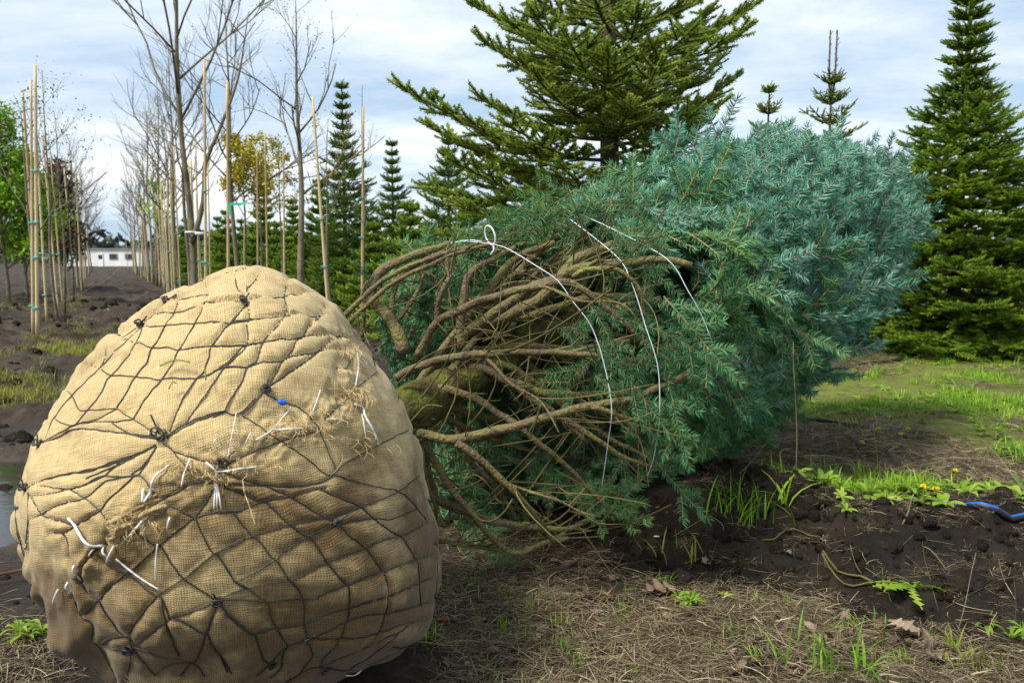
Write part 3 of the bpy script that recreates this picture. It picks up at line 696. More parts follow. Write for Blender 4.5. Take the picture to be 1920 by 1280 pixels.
for w, c, s_ in ropes:
    pp = cat_rom(win_px(w, c), 5.0); pts = [on_ball(x, y, 0.003) for x, y in pp]; pts = [p_ for p_ in pts if p_ is not None]
    if len(pts) < 3: continue
    pts = np.array(pts); m_ = MB(); k_ = len(pts); u_ = np.linspace(0, 1, k_)
    pts += unit(pts-BC)*(0.006*np.sin(u_*math.pi)+0.002)[:, None]
    r_ = 0.0016*s_*(1+0.12*np.sin(np.arange(k_)*2.1)); m_.tube(pts, r_, 6)
    if s_ >= 1.2:
        for q_ in range(4):
            e_ = pts[-1]; d_ = unit(pts[-1]-pts[-3]) + RNG.normal(0, 0.25, 3); m_.tube(np.array([e_, e_+d_*0.008, e_+d_*0.015]), 0.0009, 4)
    sobj('rope_end', m_, M['rope_white'], root_ball)
# frayed burlap threads along the laced seam
fr = MB()
for cx, cy, n_, sp_, ln in [(660,740,60,14,.035),(650,660,26,10,.03),(600,790,40,32,.018),(545,800,26,22,.018),(430,850,30,45,.013),(470,870,18,30,.013),(260,965,16,24,.022),(235,990,12,20,.02),(285,985,12,14,.025),(405,890,26,14,.02),(345,870,24,22,.014),(680,830,16,24,.03)]:
    for q_ in range(n_):
        h_ = on_ball(cx+RNG.normal(0, sp_), cy+RNG.normal(0, sp_*0.45), 0.008)
        if h_ is None: continue
        nn = unit(h_-BC); d_ = unit(np.array([RNG.normal(0, .6), 0.0, -1.0+RNG.normal(0, .6)])); d_ = unit(d_-nn*np.dot(d_, nn)); L = ln*RNG.uniform(0.5, 1.5); c_ = np.cross(nn, d_)*RNG.normal(0, 0.5)
        t_ = np.linspace(0, 1, 5)[:, None]
        fr.tube(h_ + d_*L*t_ + c_*L*t_*t_ + nn*(0.016*np.sin(t_*math.pi)*RNG.uniform(0.2, 1)), 0.0007, 3, tint=RNG.random())
for c in [[160,1180,180,1230,215,1320,240,1370]]:
    pp = cat_rom(win_px('D', [165,120,175,190,200,260,237,375]), 5); fr.tube(np.array([on_ball(x, y, 0.014) for x, y in pp]), 0.0011, 4, tint=0.9)
sobj('frayed_threads', fr, M['thread'], root_ball, kind='stuff')
# crumpled cloth tucks at the seam
for cx, cy, s_ in [(268,955,1.0),(240,975,0.8),(660,735,0.7),(225,1000,0.6)]:
    h_ = on_ball(cx, cy, 0.0)
    nn = unit(h_-BC); a_ = unit(np.cross([0, 0, 1.0], nn)); b_ = np.cross(nn, a_)
    gu, gv = np.meshgrid(np.linspace(-1, 1, 22), np.linspace(-1, 1, 16), indexing='ij'); gu = gu.ravel(); gv = gv.ravel()
    edge = np.clip(1-np.maximum(np.abs(gu), np.abs(gv)), 0, 1)
    lift = 0.013*s_*smooth(edge, 0, 0.5)*(0.7+0.7*fbm(np.stack([gu*1.5+cx, gv*4.0], 1), 3, 81)) - 0.004
    v_ = h_ + np.outer(gu*0.055*s_, a_*0.9+b_*0.45) + np.outer(gv*0.022*s_, b_*0.9-a_*0.45) + np.outer(lift, nn)
    # follow the ball's curve
    v_ -= nn*((((v_-h_) @ a_)**2+((v_-h_) @ b_)**2)/(2*0.52))[:, None]*0.9
    m_ = MB(); ia, ja = np.meshgrid(np.arange(21), np.arange(15), indexing='ij'); ia = ia.ravel(); ja = ja.ravel()
    m_.add(v_, np.stack([ia*16+ja, (ia+1)*16+ja, (ia+1)*16+ja+1, ia*16+ja+1], 1))
    M.setdefault('burlap_tuck', mat('burlap_tuck', [(0.34, 0.24, 0.11), (0.50, 0.37, 0.18), (0.58, 0.44, 0.22)], 0.92, 0, 0, 1.0, 60, 0.8, 250, 0.1))
    sobj('cloth_tuck', m_, M['burlap_tuck'], root_ball)
m_ = MB(); h_ = on_ball(526, 758, 0.012); a_ = unit(np.array([1, 0.2, -0.35])); t_ = np.linspace(-1, 1, 9)
m_.tube(h_+np.outer(t_*0.010, a_), 0.0062*np.sqrt(np.clip(1-(t_*0.95)**2, 0.02, 1)), 8)
sobj('blue_clip', m_, M['blue_clip'], root_ball)
for px0, py0, px1, py1 in [(306, 697, 360, 690), (385, 700, 388, 722), (322, 738, 335, 728)]:      # loose grass blades on the cloth
    m_ = MB(); mid = ((px0+px1)/2, (py0+py1)/2-7)
    pp = cat_rom([(px0, py0), mid, (px1, py1)], 6); m_.tube(np.array([on_ball(x, y, 0.022) for x, y in pp]), 0.0016, 4)
    sobj('grass_blade', m_, M['weed'], root_ball)

# ---- trunk and branches
def in_poly(p, poly):
    x, y = p[:, 0], p[:, 1]; poly = np.asarray(poly, float); ins = np.zeros(len(p), bool); j_ = len(poly)-1
    for i_ in range(len(poly)):
        xi, yi, xj, yj = *poly[i_], *poly[j_]
        ins ^= ((yi > y) != (yj > y)) & (x < (xj-xi)*(y-yi)/(yj-yi+1e-12)+xi); j_ = i_
    return ins
AX0 = np.array([-0.35, 2.45, 0.62]); AX1 = np.array([1.85, 4.60, 1.41]); AXD = unit(AX1-AX0); AXL = np.linalg.norm(AX1-AX0)
def axis(s): return AX0 + np.outer(np.atleast_1d(s), AX1-AX0)
NEAR = unit(np.cross(AXD, [0, 0, 1.0])); TOPV = np.cross(NEAR, AXD)          # NEAR points to the camera side
RS = np.array([0, .1, .2, .35, .5, .7, .85, 1.0, 1.1]); RR_ = np.array([.20, .38, .49, .57, .57, .48, .38, .25, .08])
def env_r(s, al):                                                              # al: 0 = camera side, pi/2 = up
    r = np.interp(s, RS, RR_); u = np.sin(al)
    return r*np.where(u > 0, 1-(0.22+0.16*smooth(s, 0.6, 0.9))*u, 1+0.30*u*u)
def env_n(al): return np.outer(np.cos(al), NEAR)+np.outer(np.sin(al), TOPV)
m_ = MB(); t_ = np.linspace(-0.10, 1.05, 150)
wob = np.stack([np.interp(t_, [-.1, .3, 1.05], [0, .02, 0]), np.zeros(150), np.interp(t_, [-.1, .25, 1.05], [-0.02, .03, 0])], 1)
trunk_c = axis(t_)+wob
m_.tube(trunk_c, np.interp(t_, [-.1, 0, .08, .3, 1.05], [.100, .074, .060, .042, .006])*(1+0.05*np.sin(t_*40)), 28)
tv = m_.v[0]; ta = AX0+np.outer((tv-AX0) @ AXD, AXD); to = unit(tv-ta); m_.v[0] = tv+to*(0.010*fbm(tv*16, 4, 201)+0.004*fbm(tv*60, 2, 205))[:, None]*smooth((tv-AX0) @ AXD, 2.2, 0.2)[:, None]
sobj('trunk', m_, M['moss_trunk'])
B = [ # (polyline px, depths at start / middle / end, base radius, tip radius)
 ([782,668,819,606,873,577,917,559,990,540,1059,528,1077,533,1132,573,1187,621,1231,675], (2.58,2.44,2.50), .0155,.009),
 ([859,635,932,584,990,544,1041,522,1096,500,1169,493,1242,486,1296,498], (2.66,2.50,2.55), .020,.012),
 ([1074,520,1099,506,1150,504,1187,526,1203,559,1205,595], (2.50,2.46,2.50), .010,.006),
 ([742,710,786,686,859,668,950,661,1041,661,1132,668,1187,677,1245,692], (2.42,2.40,2.48), .0145,.008),
 ([760,664,738,606,720,584,695,559,702,526,731,497,786,475,844,457], (2.66,2.74,2.78), .027,.012),
 ([645,592,700,540,731,517,793,489,840,474,895,460,932,458], (2.66,2.70,2.74), .010,.008),
 ([652,606,700,561,740,528,800,500,870,470,940,455], (2.64,2.66,2.70), .009,.007),
 ([680,640,682,590,679,550,690,525], (2.70,2.66,2.68), .008,.005),
 ([819,606,822,562,838,530,844,519,837,500,840,484], (2.56,2.55,2.58), .011,.006),
 ([737,590,735,555,753,515,775,500,797,486,840,470], (2.70,2.72,2.76), .012,.008),
 ([745,602,775,560,790,530,800,470], (2.68,2.72,2.78), .009,.006),
 ([866,655,864,600,870,562,877,519,917,489,968,464], (2.64,2.66,2.74), .019,.010),
 ([845,650,880,590,920,540,968,484,1040,455], (2.68,2.74,2.82), .020,.012),
 ([900,610,968,584,1023,551,1077,489,1165,453], (2.66,2.66,2.75), .024,.016),
 ([850,650,900,600,1000,480,1075,425,1120,408], (2.72,2.88,2.98), .020,.014),
 ([1147,580,1190,570,1238,562], (2.62,2.62,2.64), .015,.012),
 ([777,811,849,824,896,814,965,799,1052,774,1109,760,1177,749,1240,724,1296,697], (2.40,2.36,2.46), .0175,.011),
 ([1109,762,1177,783,1252,807], (2.37,2.40,2.46), .009,.006),
 ([821,727,881,742,927,771,965,792,1009,830,1052,864,1099,911,1149,967], (2.50,2.46,2.60), .0160,.006),
 ([856,830,896,858,940,899,990,949,1021,992,1037,1011,1065,1008], (2.37,2.42,2.56), .0150,.009),
 ([790,827,821,874,849,921,890,967,934,1021,974,1036,1012,1021,1060,1000], (2.44,2.48,2.66), .0140,.008),
 ([802,930,865,955,912,974,974,985,1052,992,1099,977,1130,955], (2.52,2.58,2.76), .0180,.009),
 ([821,1014,881,1022,940,1033,985,1030], (2.56,2.60,2.68), .0095,.007),
 ([1059,786,1115,821,1177,861,1246,877], (2.46,2.48,2.58), .011,.007),
 ([880,690,921,696,990,742,1040,774,1100,830], (2.62,2.60,2.66), .016,.009),
 ([900,700,974,720,1021,736,1115,739,1200,735], (2.66,2.64,2.66), .018,.011),
 ([860,690,860,800,880,860,935,920,985,1000], (2.64,2.72,2.80), .016,.008),
 ([880,660,980,650,1080,655,1180,640], (2.70,2.74,2.84), .018,.010),
 ([870,670,960,690,1060,760,1140,820,1220,860], (2.66,2.72,2.80), .016,.008),
 ([930,600,1000,590,1100,560,1220,555], (2.74,2.80,2.86), .018,.010),
 ([800,760,800,860,815,930,812,1010], (2.52,2.58,2.66), .014,.010),
 ([930,560,960,520,1020,505,1100,470,1150,462], (2.84,2.84,2.84), .016,.010),
]
TIPS = []                                                      # ends of the traced limbs
branch_pts = []
for c, dep, r0, r1 in B:
    pp = cat_rom(np.array(c, float).reshape(-1, 2), 12.0); k_ = len(pp); u_ = np.linspace(0, 1, k_)
    dd = np.interp(u_, [0, .5, 1], dep); dd = np.convolve(np.pad(dd, 2, 'edge'), np.ones(5)/5, 'valid')
    pts = np.array([P(x, y, d) for (x, y), d in zip(pp, dd)])
    gr = ground_h(pts[:, 0], pts[:, 1]) + np.interp(u_, [0, 1], [r0, r1]); pts[:, 2] = np.maximum(pts[:, 2], gr)
    pts += 0.0016*np.stack([np.sin(u_*k_*0.9+k_), np.cos(u_*k_*0.7), np.sin(u_*k_*1.1)], 1)
    m_ = MB(); rr_ = np.interp(u_, [0, 1], [r0, r1])*0.92*(1+0.07*np.sin(np.arange(k_)*1.9+k_)*np.cos(np.arange(k_)*0.73))
    m_.tube(pts, rr_, 8)
    sobj('branch', m_, M['moss_bark']); branch_pts.append((pts, r0)); TIPS.append((pts[-1], unit(pts[-1]-pts[-3])))
# further limbs all round the stem, folded up towards the tip by the twine
for q_ in range(34):
    s0 = RNG.uniform(0.0, 0.62); al = RNG.uniform(0.9, 5.2) if s0 < 0.25 else RNG.uniform(0, 2*math.pi)
    s1 = min(s0 + RNG.uniform(0.22, 0.42), 1.02)
    p0 = axis(s0)[0]; nn = env_n([al])[0]; pm_ = axis(s0*0.55+s1*0.45)[0]+nn*env_r((s0+s1)/2, al)*0.72; p1 = axis(s1)[0]+nn*env_r(s1, al)*0.85
    t_ = np.linspace(0, 1, 14)[:, None]; pts = p0*(1-t_)**2+2*pm_*t_*(1-t_)+p1*t_*t_
    pts[:, 2] = np.maximum(pts[:, 2], ground_h(pts[:, 0], pts[:, 1])+0.02)
    m_ = MB(); m_.tube(pts, np.linspace(0.017, 0.006, 14)*RNG.uniform(0.7, 1.1), 7); sobj('branch', m_, M['moss_bark'])
    TIPS.append((pts[-1], unit(pts[-1]-pts[-3])))
# thinner limbs between the thick ones
for q_ in range(22):
    pts, r0 = branch_pts[RNG.integers(0, len(B))]; i_ = int(len(pts)*RNG.uniform(0.1, 0.6)); o_ = pts[i_]; tan = unit(pts[i_+1]-pts[i_-1]); L = RNG.uniform(.25, .60)
    d_ = unit(tan+RNG.normal(0, .38, 3)+AXD*.35); cu = RNG.normal(0, .28, 3); t_ = np.linspace(0, 1, 14)[:, None]; p_ = o_+d_*L*t_+cu*L*t_*t_+0.01*np.sin(t_*9+q_)*RNG.normal(0, 1, 3)
    pe = project(p_)
    if (pe[:, 1] < np.interp(pe[:, 0], [600, 680, 800, 950, 1100, 1300], [620, 550, 455, 395, 310, 230])).any() or in_poly(pe, sil).any() or (pe[:, 1] > 1035).any() or (pe[:, 0] > 1290).any(): continue
    p_[:, 2] = np.maximum(p_[:, 2], [gz(a_, b_)+.012 for a_, b_, _ in p_]); m_ = MB(); m_.tube(p_, np.linspace(RNG.uniform(.004, .0085), .0025, 14), 6); sobj('branch', m_, M['moss_bark']); branch_pts.append((p_, .006))
# dead side twigs that criss-cross the bare inside
tw = MB()
for q_ in range(560):
    pts, r0 = branch_pts[RNG.integers(0, len(branch_pts))]; i_ = RNG.integers(2, len(pts)-1); o_ = pts[i_]
    tan = unit(pts[i_]-pts[i_-1]); d_ = unit(tan*RNG.uniform(0.2, 0.9)+RNG.normal(0, 0.75, 3)+np.array([0.15, 0.1, 0.0])); L = RNG.gamma(3.0, 0.042)+0.03; cu = RNG.normal(0, 0.65, 3)
    t_ = np.linspace(0, 1, 6)[:, None]; p_ = o_ + d_*L*t_ + cu*L*t_*t_
    pe = project(p_[-1])[0]
    if pe[1] < np.interp(pe[0], [600, 680, 800, 950, 1100, 1300], [620, 550, 455, 395, 310, 230]) or in_poly(np.array([pe]), [(sx_, sy_) for sx_, sy_ in sil])[0] or pe[1] > 1030 or pe[0] > 1260: continue
    p_[:, 2] = np.maximum(p_[:, 2], 0.02); rad_ = RNG.gamma(4, 0.0004)+0.0006
    tw.tube(p_, np.linspace(rad_, rad_*0.55, 6), 4, tint=RNG.random())
    if RNG.random() < 0.45:
        q2 = p_[3]; d2 = unit(d_+RNG.normal(0, 0.8, 3)); tw.tube(q2+d2*np.linspace(0, L*0.45, 4)[:, None]+cu*0.2*np.linspace(0, L*.4, 4)[:, None], rad_*0.6, 4, tint=RNG.random())
sobj('dead_twigs', tw, M['dead_twig'], kind='stuff')
# hand-picked long thin twigs seen against the dark
for c, d in [([745,720,800,668,880,640,960,628],2.38),([800,760,860,690,905,660],2.40),([790,745,830,690,850,650],2.38),([837,613,930,622,1040,655],2.44),([960,560,1010,580,1070,610],2.44),([905,640,1000,600,1080,560],2.46),
             ([830,890,900,880,960,870],2.46),([945,903,1000,905,1080,912],2.44),([985,930,1040,850,1075,800],2.50),([900,960,960,900,1010,850],2.52),([770,790,800,760,830,762],2.36),([1020,640,1060,700,1100,720],2.50),
             ([945,725,1000,700,1060,712,1100,760],2.52),([880,560,930,620,960,660],2.50),([760,790,790,830,800,900,830,980],2.42),([1085,700,1110,760,1130,745],2.42),([995,1010,1040,1004,1112,994],2.50),([850,930,890,890,935,930],2.5)]:
    pp = cat_rom(np.array(c, float).reshape(-1, 2), 10.0); pts = np.array([P(x, y, d+0.02*math.sin(i_*0.5)) for i_, (x, y) in enumerate(pp)])
    m_ = MB(); m_.tube(pts, np.linspace(0.0030, 0.0016, len(pts)), 5, tint=RNG.random()); sobj('twig', m_, M['dead_twig'])

# ---- needle sprays
def needle_shoot(mb, p0, p1, sag, n_per_m, nlen, nwid, up, flat=0.6, mi_n=0, mi_t=1, trad=0.002, nmin=8, tipbud=True, side_ref=None):
    L = np.linalg.norm(p1-p0); ax = (p1-p0)/L; k_ = 6; t_ = np.linspace(0, 1, k_)[:, None]
    cur = p0+(p1-p0)*t_ + up*sag*np.sin(t_*math.pi)
    mb.tube(cur, np.linspace(trad, trad*0.6, k_), 4, tint=RNG.random(), mi=mi_t)
    N = max(nmin, int(L*n_per_m)); u = (np.arange(N)+RNG.random(N))/N
    base = p0+(p1-p0)*u[:, None]+up*(sag*np.sin(u*math.pi))[:, None]
    y = unit(np.cross(up, ax)); ang = RNG.normal(0, 1, N)*0.34*(1-flat*0.3)+np.where(RNG.random(N) < 0.5, 0, math.pi)*1.0
    # around the twig: mostly to both sides, some on top
    top = RNG.random(N) < (0.30-0.25*flat); ang = np.where(top, RNG.uniform(0.2, math.pi-0.2, N), ang)
    out = np.cos(ang)[:, None]*y + np.sin(ang)[:, None]*up
    fwd = RNG.uniform(0.30, 0.62, N)*(0.8+0.9*u**3)
    d = unit(out + ax*fwd[:, None]); sd_ = unit(np.cross(d, RNG.normal(0, 1, (N, 3))))
    mb.slivers(base, d, nlen*RNG.uniform(0.75, 1.12, N)*(1-0.25*(u > 0.93)), nwid, sd_, tint=np.clip(RNG.normal(0.5, 0.22, N)+0.25*(u-0.5), 0, 1), mi=mi_n, bend=ax*(nlen*0.16))
def spruce_spray(name, needle, seed, L=0.50, nside=3, n_per_m=560):
    mb = MB(); up = np.array([0, 0, 1.0]); R_ = np.random.default_rng(seed)
    kx = np.linspace(0, L, 8); cur = np.stack([kx, 0.02*np.sin(kx*7+seed), 0.05*(kx/L)*(1-kx/L)*L*R_.uniform(-1, 1.5)*4*0.3], 1)
    for a_, b_ in ((0, 2), (2, 4), (4, 6), (6, 7)): needle_shoot(mb, cur[a_], cur[b_], 0, n_per_m, 0.044, 0.0039, up, trad=0.0042-0.0005*a_/2)
    for i_ in range(nside):
        t_ = 0.10+0.76*i_/nside+R_.uniform(-.03, .03)
        for sgn in (-1, 1):
            if R_.random() < 0.15: continue
            o_ = np.array([np.interp(t_*L, kx, cur[:, c_]) for c_ in range(3)]); an = sgn*R_.uniform(0.65, 1.0)
            l_ = (0.25*(1-0.55*t_))*R_.uniform(0.75, 1.15)*L/0.50; d_ = np.array([math.cos(an), math.sin(an), R_.uniform(-0.25, 0.15)])
            e_ = o_+unit(d_)*l_; needle_shoot(mb, o_, e_, 0.012*R_.uniform(-1, 1), n_per_m, 0.042, 0.0039, up, trad=0.0032)
            if l_ > 0.21:
                for s2 in (-1, 1):
                    if R_.random() < 0.6:
                        an2 = an+s2*R_.uniform(0.6, 0.9); q_ = o_+unit(d_)*l_*R_.uniform(.3, .6); needle_shoot(mb, q_, q_+np.array([math.cos(an2), math.sin(an2), 0])*l_*0.45, 0, n_per_m, 0.038, 0.0039, up, trad=0.0027)
    return mb.mesh(name, [M[needle], M['twig']], False)
SPR = {'blue': [spruce_spray('spray_blue', 'needle_blue', 100+i_) for i_ in range(5)],
       'teal': [spruce_spray('spray_teal', 'needle_teal', 200+i_) for i_ in range(4)],
       'fresh': [spruce_spray('spray_fresh', 'needle_fresh', 300+i_, 0.36, 3) for i_ in range(3)]}
BARE = [(640,560),(790,480),(900,450),(960,425),(1060,425),(1180,470),(1300,520),(1225,600),(1235,690),(1250,760),(1230,850),(1180,930),(1050,960),(900,1080),(640,1080)]
sprays = []          # (pos, dir, up, kind, scale)
# outer coat
for layer, (N, rho, sc0) in enumerate([(600, 1.0, 0.90), (230, 0.78, 0.95), (240, 0.50, 1.0)]):
    s = RNG.uniform(0.10, 1.0, N*3); al = RNG.uniform(0, 2*math.pi, N*3)
    keep = RNG.random(N*3) < np.interp(s, RS, RR_)/0.8
    back = (np.cos(al) < -0.2); keep &= ~(back & (RNG.random(N*3) < 0.25))          # fewer on the far side
    s, al = s[keep][:N], al[keep][:N]; K = len(s)
    r_ = env_r(s, al)*rho*RNG.uniform(0.90, 1.03, K); pos = axis(s)+env_n(al)*r_[:, None]; nn = env_n(al)
    be = RNG.normal(0.34, 0.20, K)+0.35*(s-0.5); sw_ = RNG.normal(0, 0.38, K); tanv = np.cross(AXD, nn)
    d = unit(AXD*np.cos(be)[:, None]+nn*np.sin(be)[:, None]+tanv*sw_[:, None]); d[:, 2] -= 0.30*smooth(-np.sin(al), -0.4, 0.6)+0.12*(s < 0.45)
    d = unit(d); upv = unit(nn+0.25*RNG.normal(0, 1, (K, 3))+np.array([0, 0, 0.25]))
    st_ = pos-d*0.22
    pr_ = project(pos); pr0 = project(st_); near_side = np.cos(al) > -0.35
    inside = in_poly(pr_, BARE) | in_poly(pr0, BARE)
    for i_ in range(K):
        far = not near_side[i_]
        if inside[i_]:
            if not far: continue
            if RNG.random() < 0.2: continue
        if s[i_] < 0.17 and (not far or RNG.random() < 0.5): continue
        if pos[i_, 2] < gz(pos[i_, 0], pos[i_, 1])+0.03: continue
        x_ = s[i_]+RNG.normal(0, 0.13)-0.12*(np.sin(al[i_]) < -0.5); kind_ = 'blue' if x_ > 0.47 else ('teal' if (x_ > 0.22 or RNG.random() < 0.6) else 'fresh')
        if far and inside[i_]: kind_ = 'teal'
        sprays.append((st_[i_], d[i_], upv[i_], kind_, sc0*RNG.uniform(0.72, 1.12), layer))
# long leading shoots that stick out past the coat at the top and the right-hand end
for q_ in range(130):
    s = RNG.uniform(0.5, 1.0); al = RNG.uniform(-0.9, 1.9); nn = env_n([al])[0]; pos = axis(s)[0]+nn*env_r(s, al)*RNG.uniform(0.93, 1.05)
    d = unit(AXD+nn*RNG.uniform(0.25, 0.75)+np.array([0, 0, 0.12])+RNG.normal(0, 0.16, 3)); sprays.append((pos-d*0.10, d, unit(nn+RNG.normal(0, .3, 3)), 'blue', RNG.uniform(0.7, 1.0), 0))
for q_ in range(75):
    s = RNG.uniform(0.42, 0.98); al = RNG.uniform(-0.75, 1.1); nn = env_n([al])[0]; pos = axis(s)[0]+nn*env_r(s, al)*RNG.uniform(0.95, 1.0)
    d = unit(AXD+nn*RNG.uniform(0.10, 0.40)+np.array([0, 0, 0.10])+RNG.normal(0, 0.10, 3)); sprays.append((pos-d*0.05, d, unit(nn+RNG.normal(0, .25, 3)), 'blue', RNG.uniform(0.6, 0.82), 0))
# single sprays that hang in front of the bare limbs
for px, py, ex, ey, d0, kind_, sc_ in [(1130,660,1195,735,2.42,'teal',.8),(1120,700,1170,760,2.44,'teal',.7),(1130,640,1060,720,2.5,'teal',.7),(1100,570,1135,625,2.46,'teal',.6),(1060,930,1215,945,2.62,'fresh',.95),(1090,960,1200,975,2.60,'fresh',.8),
      (1180,600,1260,640,2.46,'teal',.8),(1030,370,950,420,2.95,'fresh',.9),(1080,360,1000,400,2.9,'fresh',.9),(1060,395,1010,430,2.85,'fresh',.7),(1120,370,1040,400,2.85,'teal',.9),(1140,380,1120,440,2.8,'teal',.7),
      (985,400,900,450,2.98,'fresh',.7),(960,420,905,440,2.96,'fresh',.6),(870,460,830,480,2.8,'teal',.5),(760,500,735,515,2.76,'teal',.35),(720,540,698,520,2.74,'teal',.35),(1240,690,1265,770,2.44,'teal',.8),(1150,470,1200,560,2.6,'teal',.7),(1250,470,1215,430,2.55,'teal',.8),
      (1270,640,1210,680,2.44,'teal',.6),(1210,720,1240,790,2.46,'fresh',.6),(1200,840,1260,900,2.56,'teal',.8),(1170,850,1140,900,2.62,'teal',.6),(850,520,870,560,2.85,'teal',.6),(900,560,940,600,2.9,'teal',.7),(790,540,820,600,2.9,'teal',.7),(770,610,800,650,2.92,'teal',.7),
      (1040,600,1075,640,2.7,'teal',.6),(1000,860,1060,900,2.85,'teal',.8),(860,1000,900,1030,2.8,'teal',.7),(900,830,960,860,2.85,'teal',.8),(1120,560,1180,590,2.62,'teal',.7),(1145,430,1190,470,2.72,'teal',.8),(1240,560,1300,620,2.5,'teal',.9)]:
    a_ = P(px, py, d0); e_ = P(ex, ey, d0-0.02); d = unit(e_-a_); sprays.append((a_, d, unit(np.array([0, -1, 0.5])+RNG.normal(0, .3, 3)), kind_, sc_*.8, 0))
# the dark inside of the crown, seen between the bare limbs
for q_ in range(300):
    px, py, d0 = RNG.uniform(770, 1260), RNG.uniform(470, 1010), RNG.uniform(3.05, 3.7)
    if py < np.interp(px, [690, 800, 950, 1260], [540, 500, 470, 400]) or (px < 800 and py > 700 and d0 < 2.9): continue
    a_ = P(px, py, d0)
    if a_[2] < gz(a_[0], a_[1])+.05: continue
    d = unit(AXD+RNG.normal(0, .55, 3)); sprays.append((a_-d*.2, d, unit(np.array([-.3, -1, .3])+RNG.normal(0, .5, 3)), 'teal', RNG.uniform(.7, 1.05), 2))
# a spray keeps clear of the ground
def spray_clear(st, d, sc_):
    e_ = st+d*0.48*sc_; g = gz(e_[0], e_[1])+0.015
    if e_[2] < g:
        d = d.copy(); d[2] += (g-e_[2])/(0.48*sc_); d = unit(d)
    return d
sprays = [(a_, spray_clear(a_, d, sc_), u_, k2_, sc_, ly) for a_, d, u_, k2_, sc_, ly in sprays]
dep_ = np.array([s_[0][1]-0.9*s_[0][0]*0 for s_ in sprays]); order = sorted(range(len(sprays)), key=lambda i_: (sprays[i_][5], dep_[i_]))
own = set(order[:300])
rest = {'blue': [], 'teal': [], 'fresh': []}
for i_, (st, d, up_, kind_, sc_, ly) in enumerate(sprays):
    R3 = frame(d, up_)
    if i_ in own:
        o = bpy.data.objects.new('needle_spray', SPR[kind_][RNG.integers(0, len(SPR[kind_]))]); COL.objects.link(o); o.parent = spruce
        o.matrix_local = Matrix.Translation(Vector(st-S0)) @ R3.to_4x4() @ Matrix.Scale(sc_, 4)
    else: rest[kind_].append((st-S0, R3, sc_))
allm = SPR['blue']+SPR['teal']+SPR['fresh']; off = {'blue': (0, 5), 'teal': (5, 4), 'fresh': (9, 3)}
for kind_ in rest:
    r = rest[kind_]
    if r: scatter('crown_foliage', SPR[kind_], [x[0] for x in r], [x[1] for x in r], [x[2] for x in r], parent=spruce)
print('sprays', len(sprays))

# ---- twine
tws = [([870,452,905,455,945,463,1000,495,1046,526,1070,560,1105,605,1122,645,1128,665,1140,715,1147,770,1140,830,1128,915], (2.72,2.42,2.36,2.34,2.50), .0013),
       ([1070,412,1120,450,1165,490,1180,520,1195,560,1210,610,1232,680,1237,740,1235,800,1225,860,1215,890], (2.80,2.48,2.42,2.38,2.50), .0013),
       ([1107,410,1150,430,1250,485,1290,545,1315,590,1335,640], (2.80,2.60,2.48,2.44,2.46), .0012),
       ([815,465,850,455,885,450,925,457], (2.84,2.80,2.74,2.70,2.68), .0017)]
for c, dep, r_ in tws:
    pp = cat_rom(np.array(c, float).reshape(-1, 2), 14.0); u_ = np.linspace(0, 1, len(pp)); dd = np.interp(u_, np.linspace(0, 1, 5), dep)
    m_ = MB(); m_.tube(np.array([P(x, y, d) for (x, y), d in zip(pp, dd)]), r_, 6); sobj('twine', m_, M['twine'])
m_ = MB(); t_ = np.linspace(0, 2*math.pi, 22)
m_.tube(np.array([P(919+9*math.sin(a_)-4*math.cos(a_), 441-18*math.cos(a_), 2.66-0.02*math.sin(a_)) for a_ in t_]), 0.0028, 6); sobj('twine_loop', m_, M['twine'])
m_ = MB(); m_.tube(np.array([P(925, 457, 2.66), P(926, 468, 2.65), P(920, 478, 2.65)]), 0.0030, 6); sobj('twine_end', m_, M['twine'])

# ------------------------------------------------------------------ standing conifers
def brush(name, m, seed, L=0.15, nlen=0.027, N=130, wid=0.0052, flat=0.0, dome=0.25):
    """one leafy shoot along +X with needles all round, fuller above"""
    mb = MB(); up = np.array([0, 0, 1.0]); R_ = np.random.default_rng(seed)
    k_ = np.linspace(0, L, 5); mb.tube(np.stack([k_, 0*k_, 0.10*k_*k_/L], 1), np.linspace(0.0045, 0.003, 5), 4, tint=0.4, mi=1)
    u = (np.arange(N)+R_.random(N))/N; an = R_.uniform(-0.5, math.pi+0.5, N); an = np.where(R_.random(N) < 0.2, R_.uniform(0, 2*math.pi, N), an)
    out = np.stack([np.zeros(N), np.cos(an), np.sin(an)*(1-flat*0.7)], 1); d = unit(out+np.array([1.0, 0, 0])*R_.uniform(0.4, 1.0, N)[:, None])
    base = np.stack([u*L, 0*u, 0.10*u*u*L], 1); sd_ = unit(np.cross(d, R_.normal(0, 1, (N, 3))))
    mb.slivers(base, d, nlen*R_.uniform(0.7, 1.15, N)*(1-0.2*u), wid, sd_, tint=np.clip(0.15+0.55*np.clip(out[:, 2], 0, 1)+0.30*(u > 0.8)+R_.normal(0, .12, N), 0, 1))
    return mb.mesh(name, [M[m], M['bark']], False)
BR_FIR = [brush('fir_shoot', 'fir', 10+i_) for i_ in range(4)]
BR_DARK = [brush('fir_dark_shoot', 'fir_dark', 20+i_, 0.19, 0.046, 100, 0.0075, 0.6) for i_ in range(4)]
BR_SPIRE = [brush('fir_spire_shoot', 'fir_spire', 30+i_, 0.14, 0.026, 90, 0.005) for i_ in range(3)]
BR_FAR = [brush('far_fir_shoot', 'fir_dark', 40+i_, 0.20, 0.060, 40, 0.016, 0.2) for i_ in range(3)]
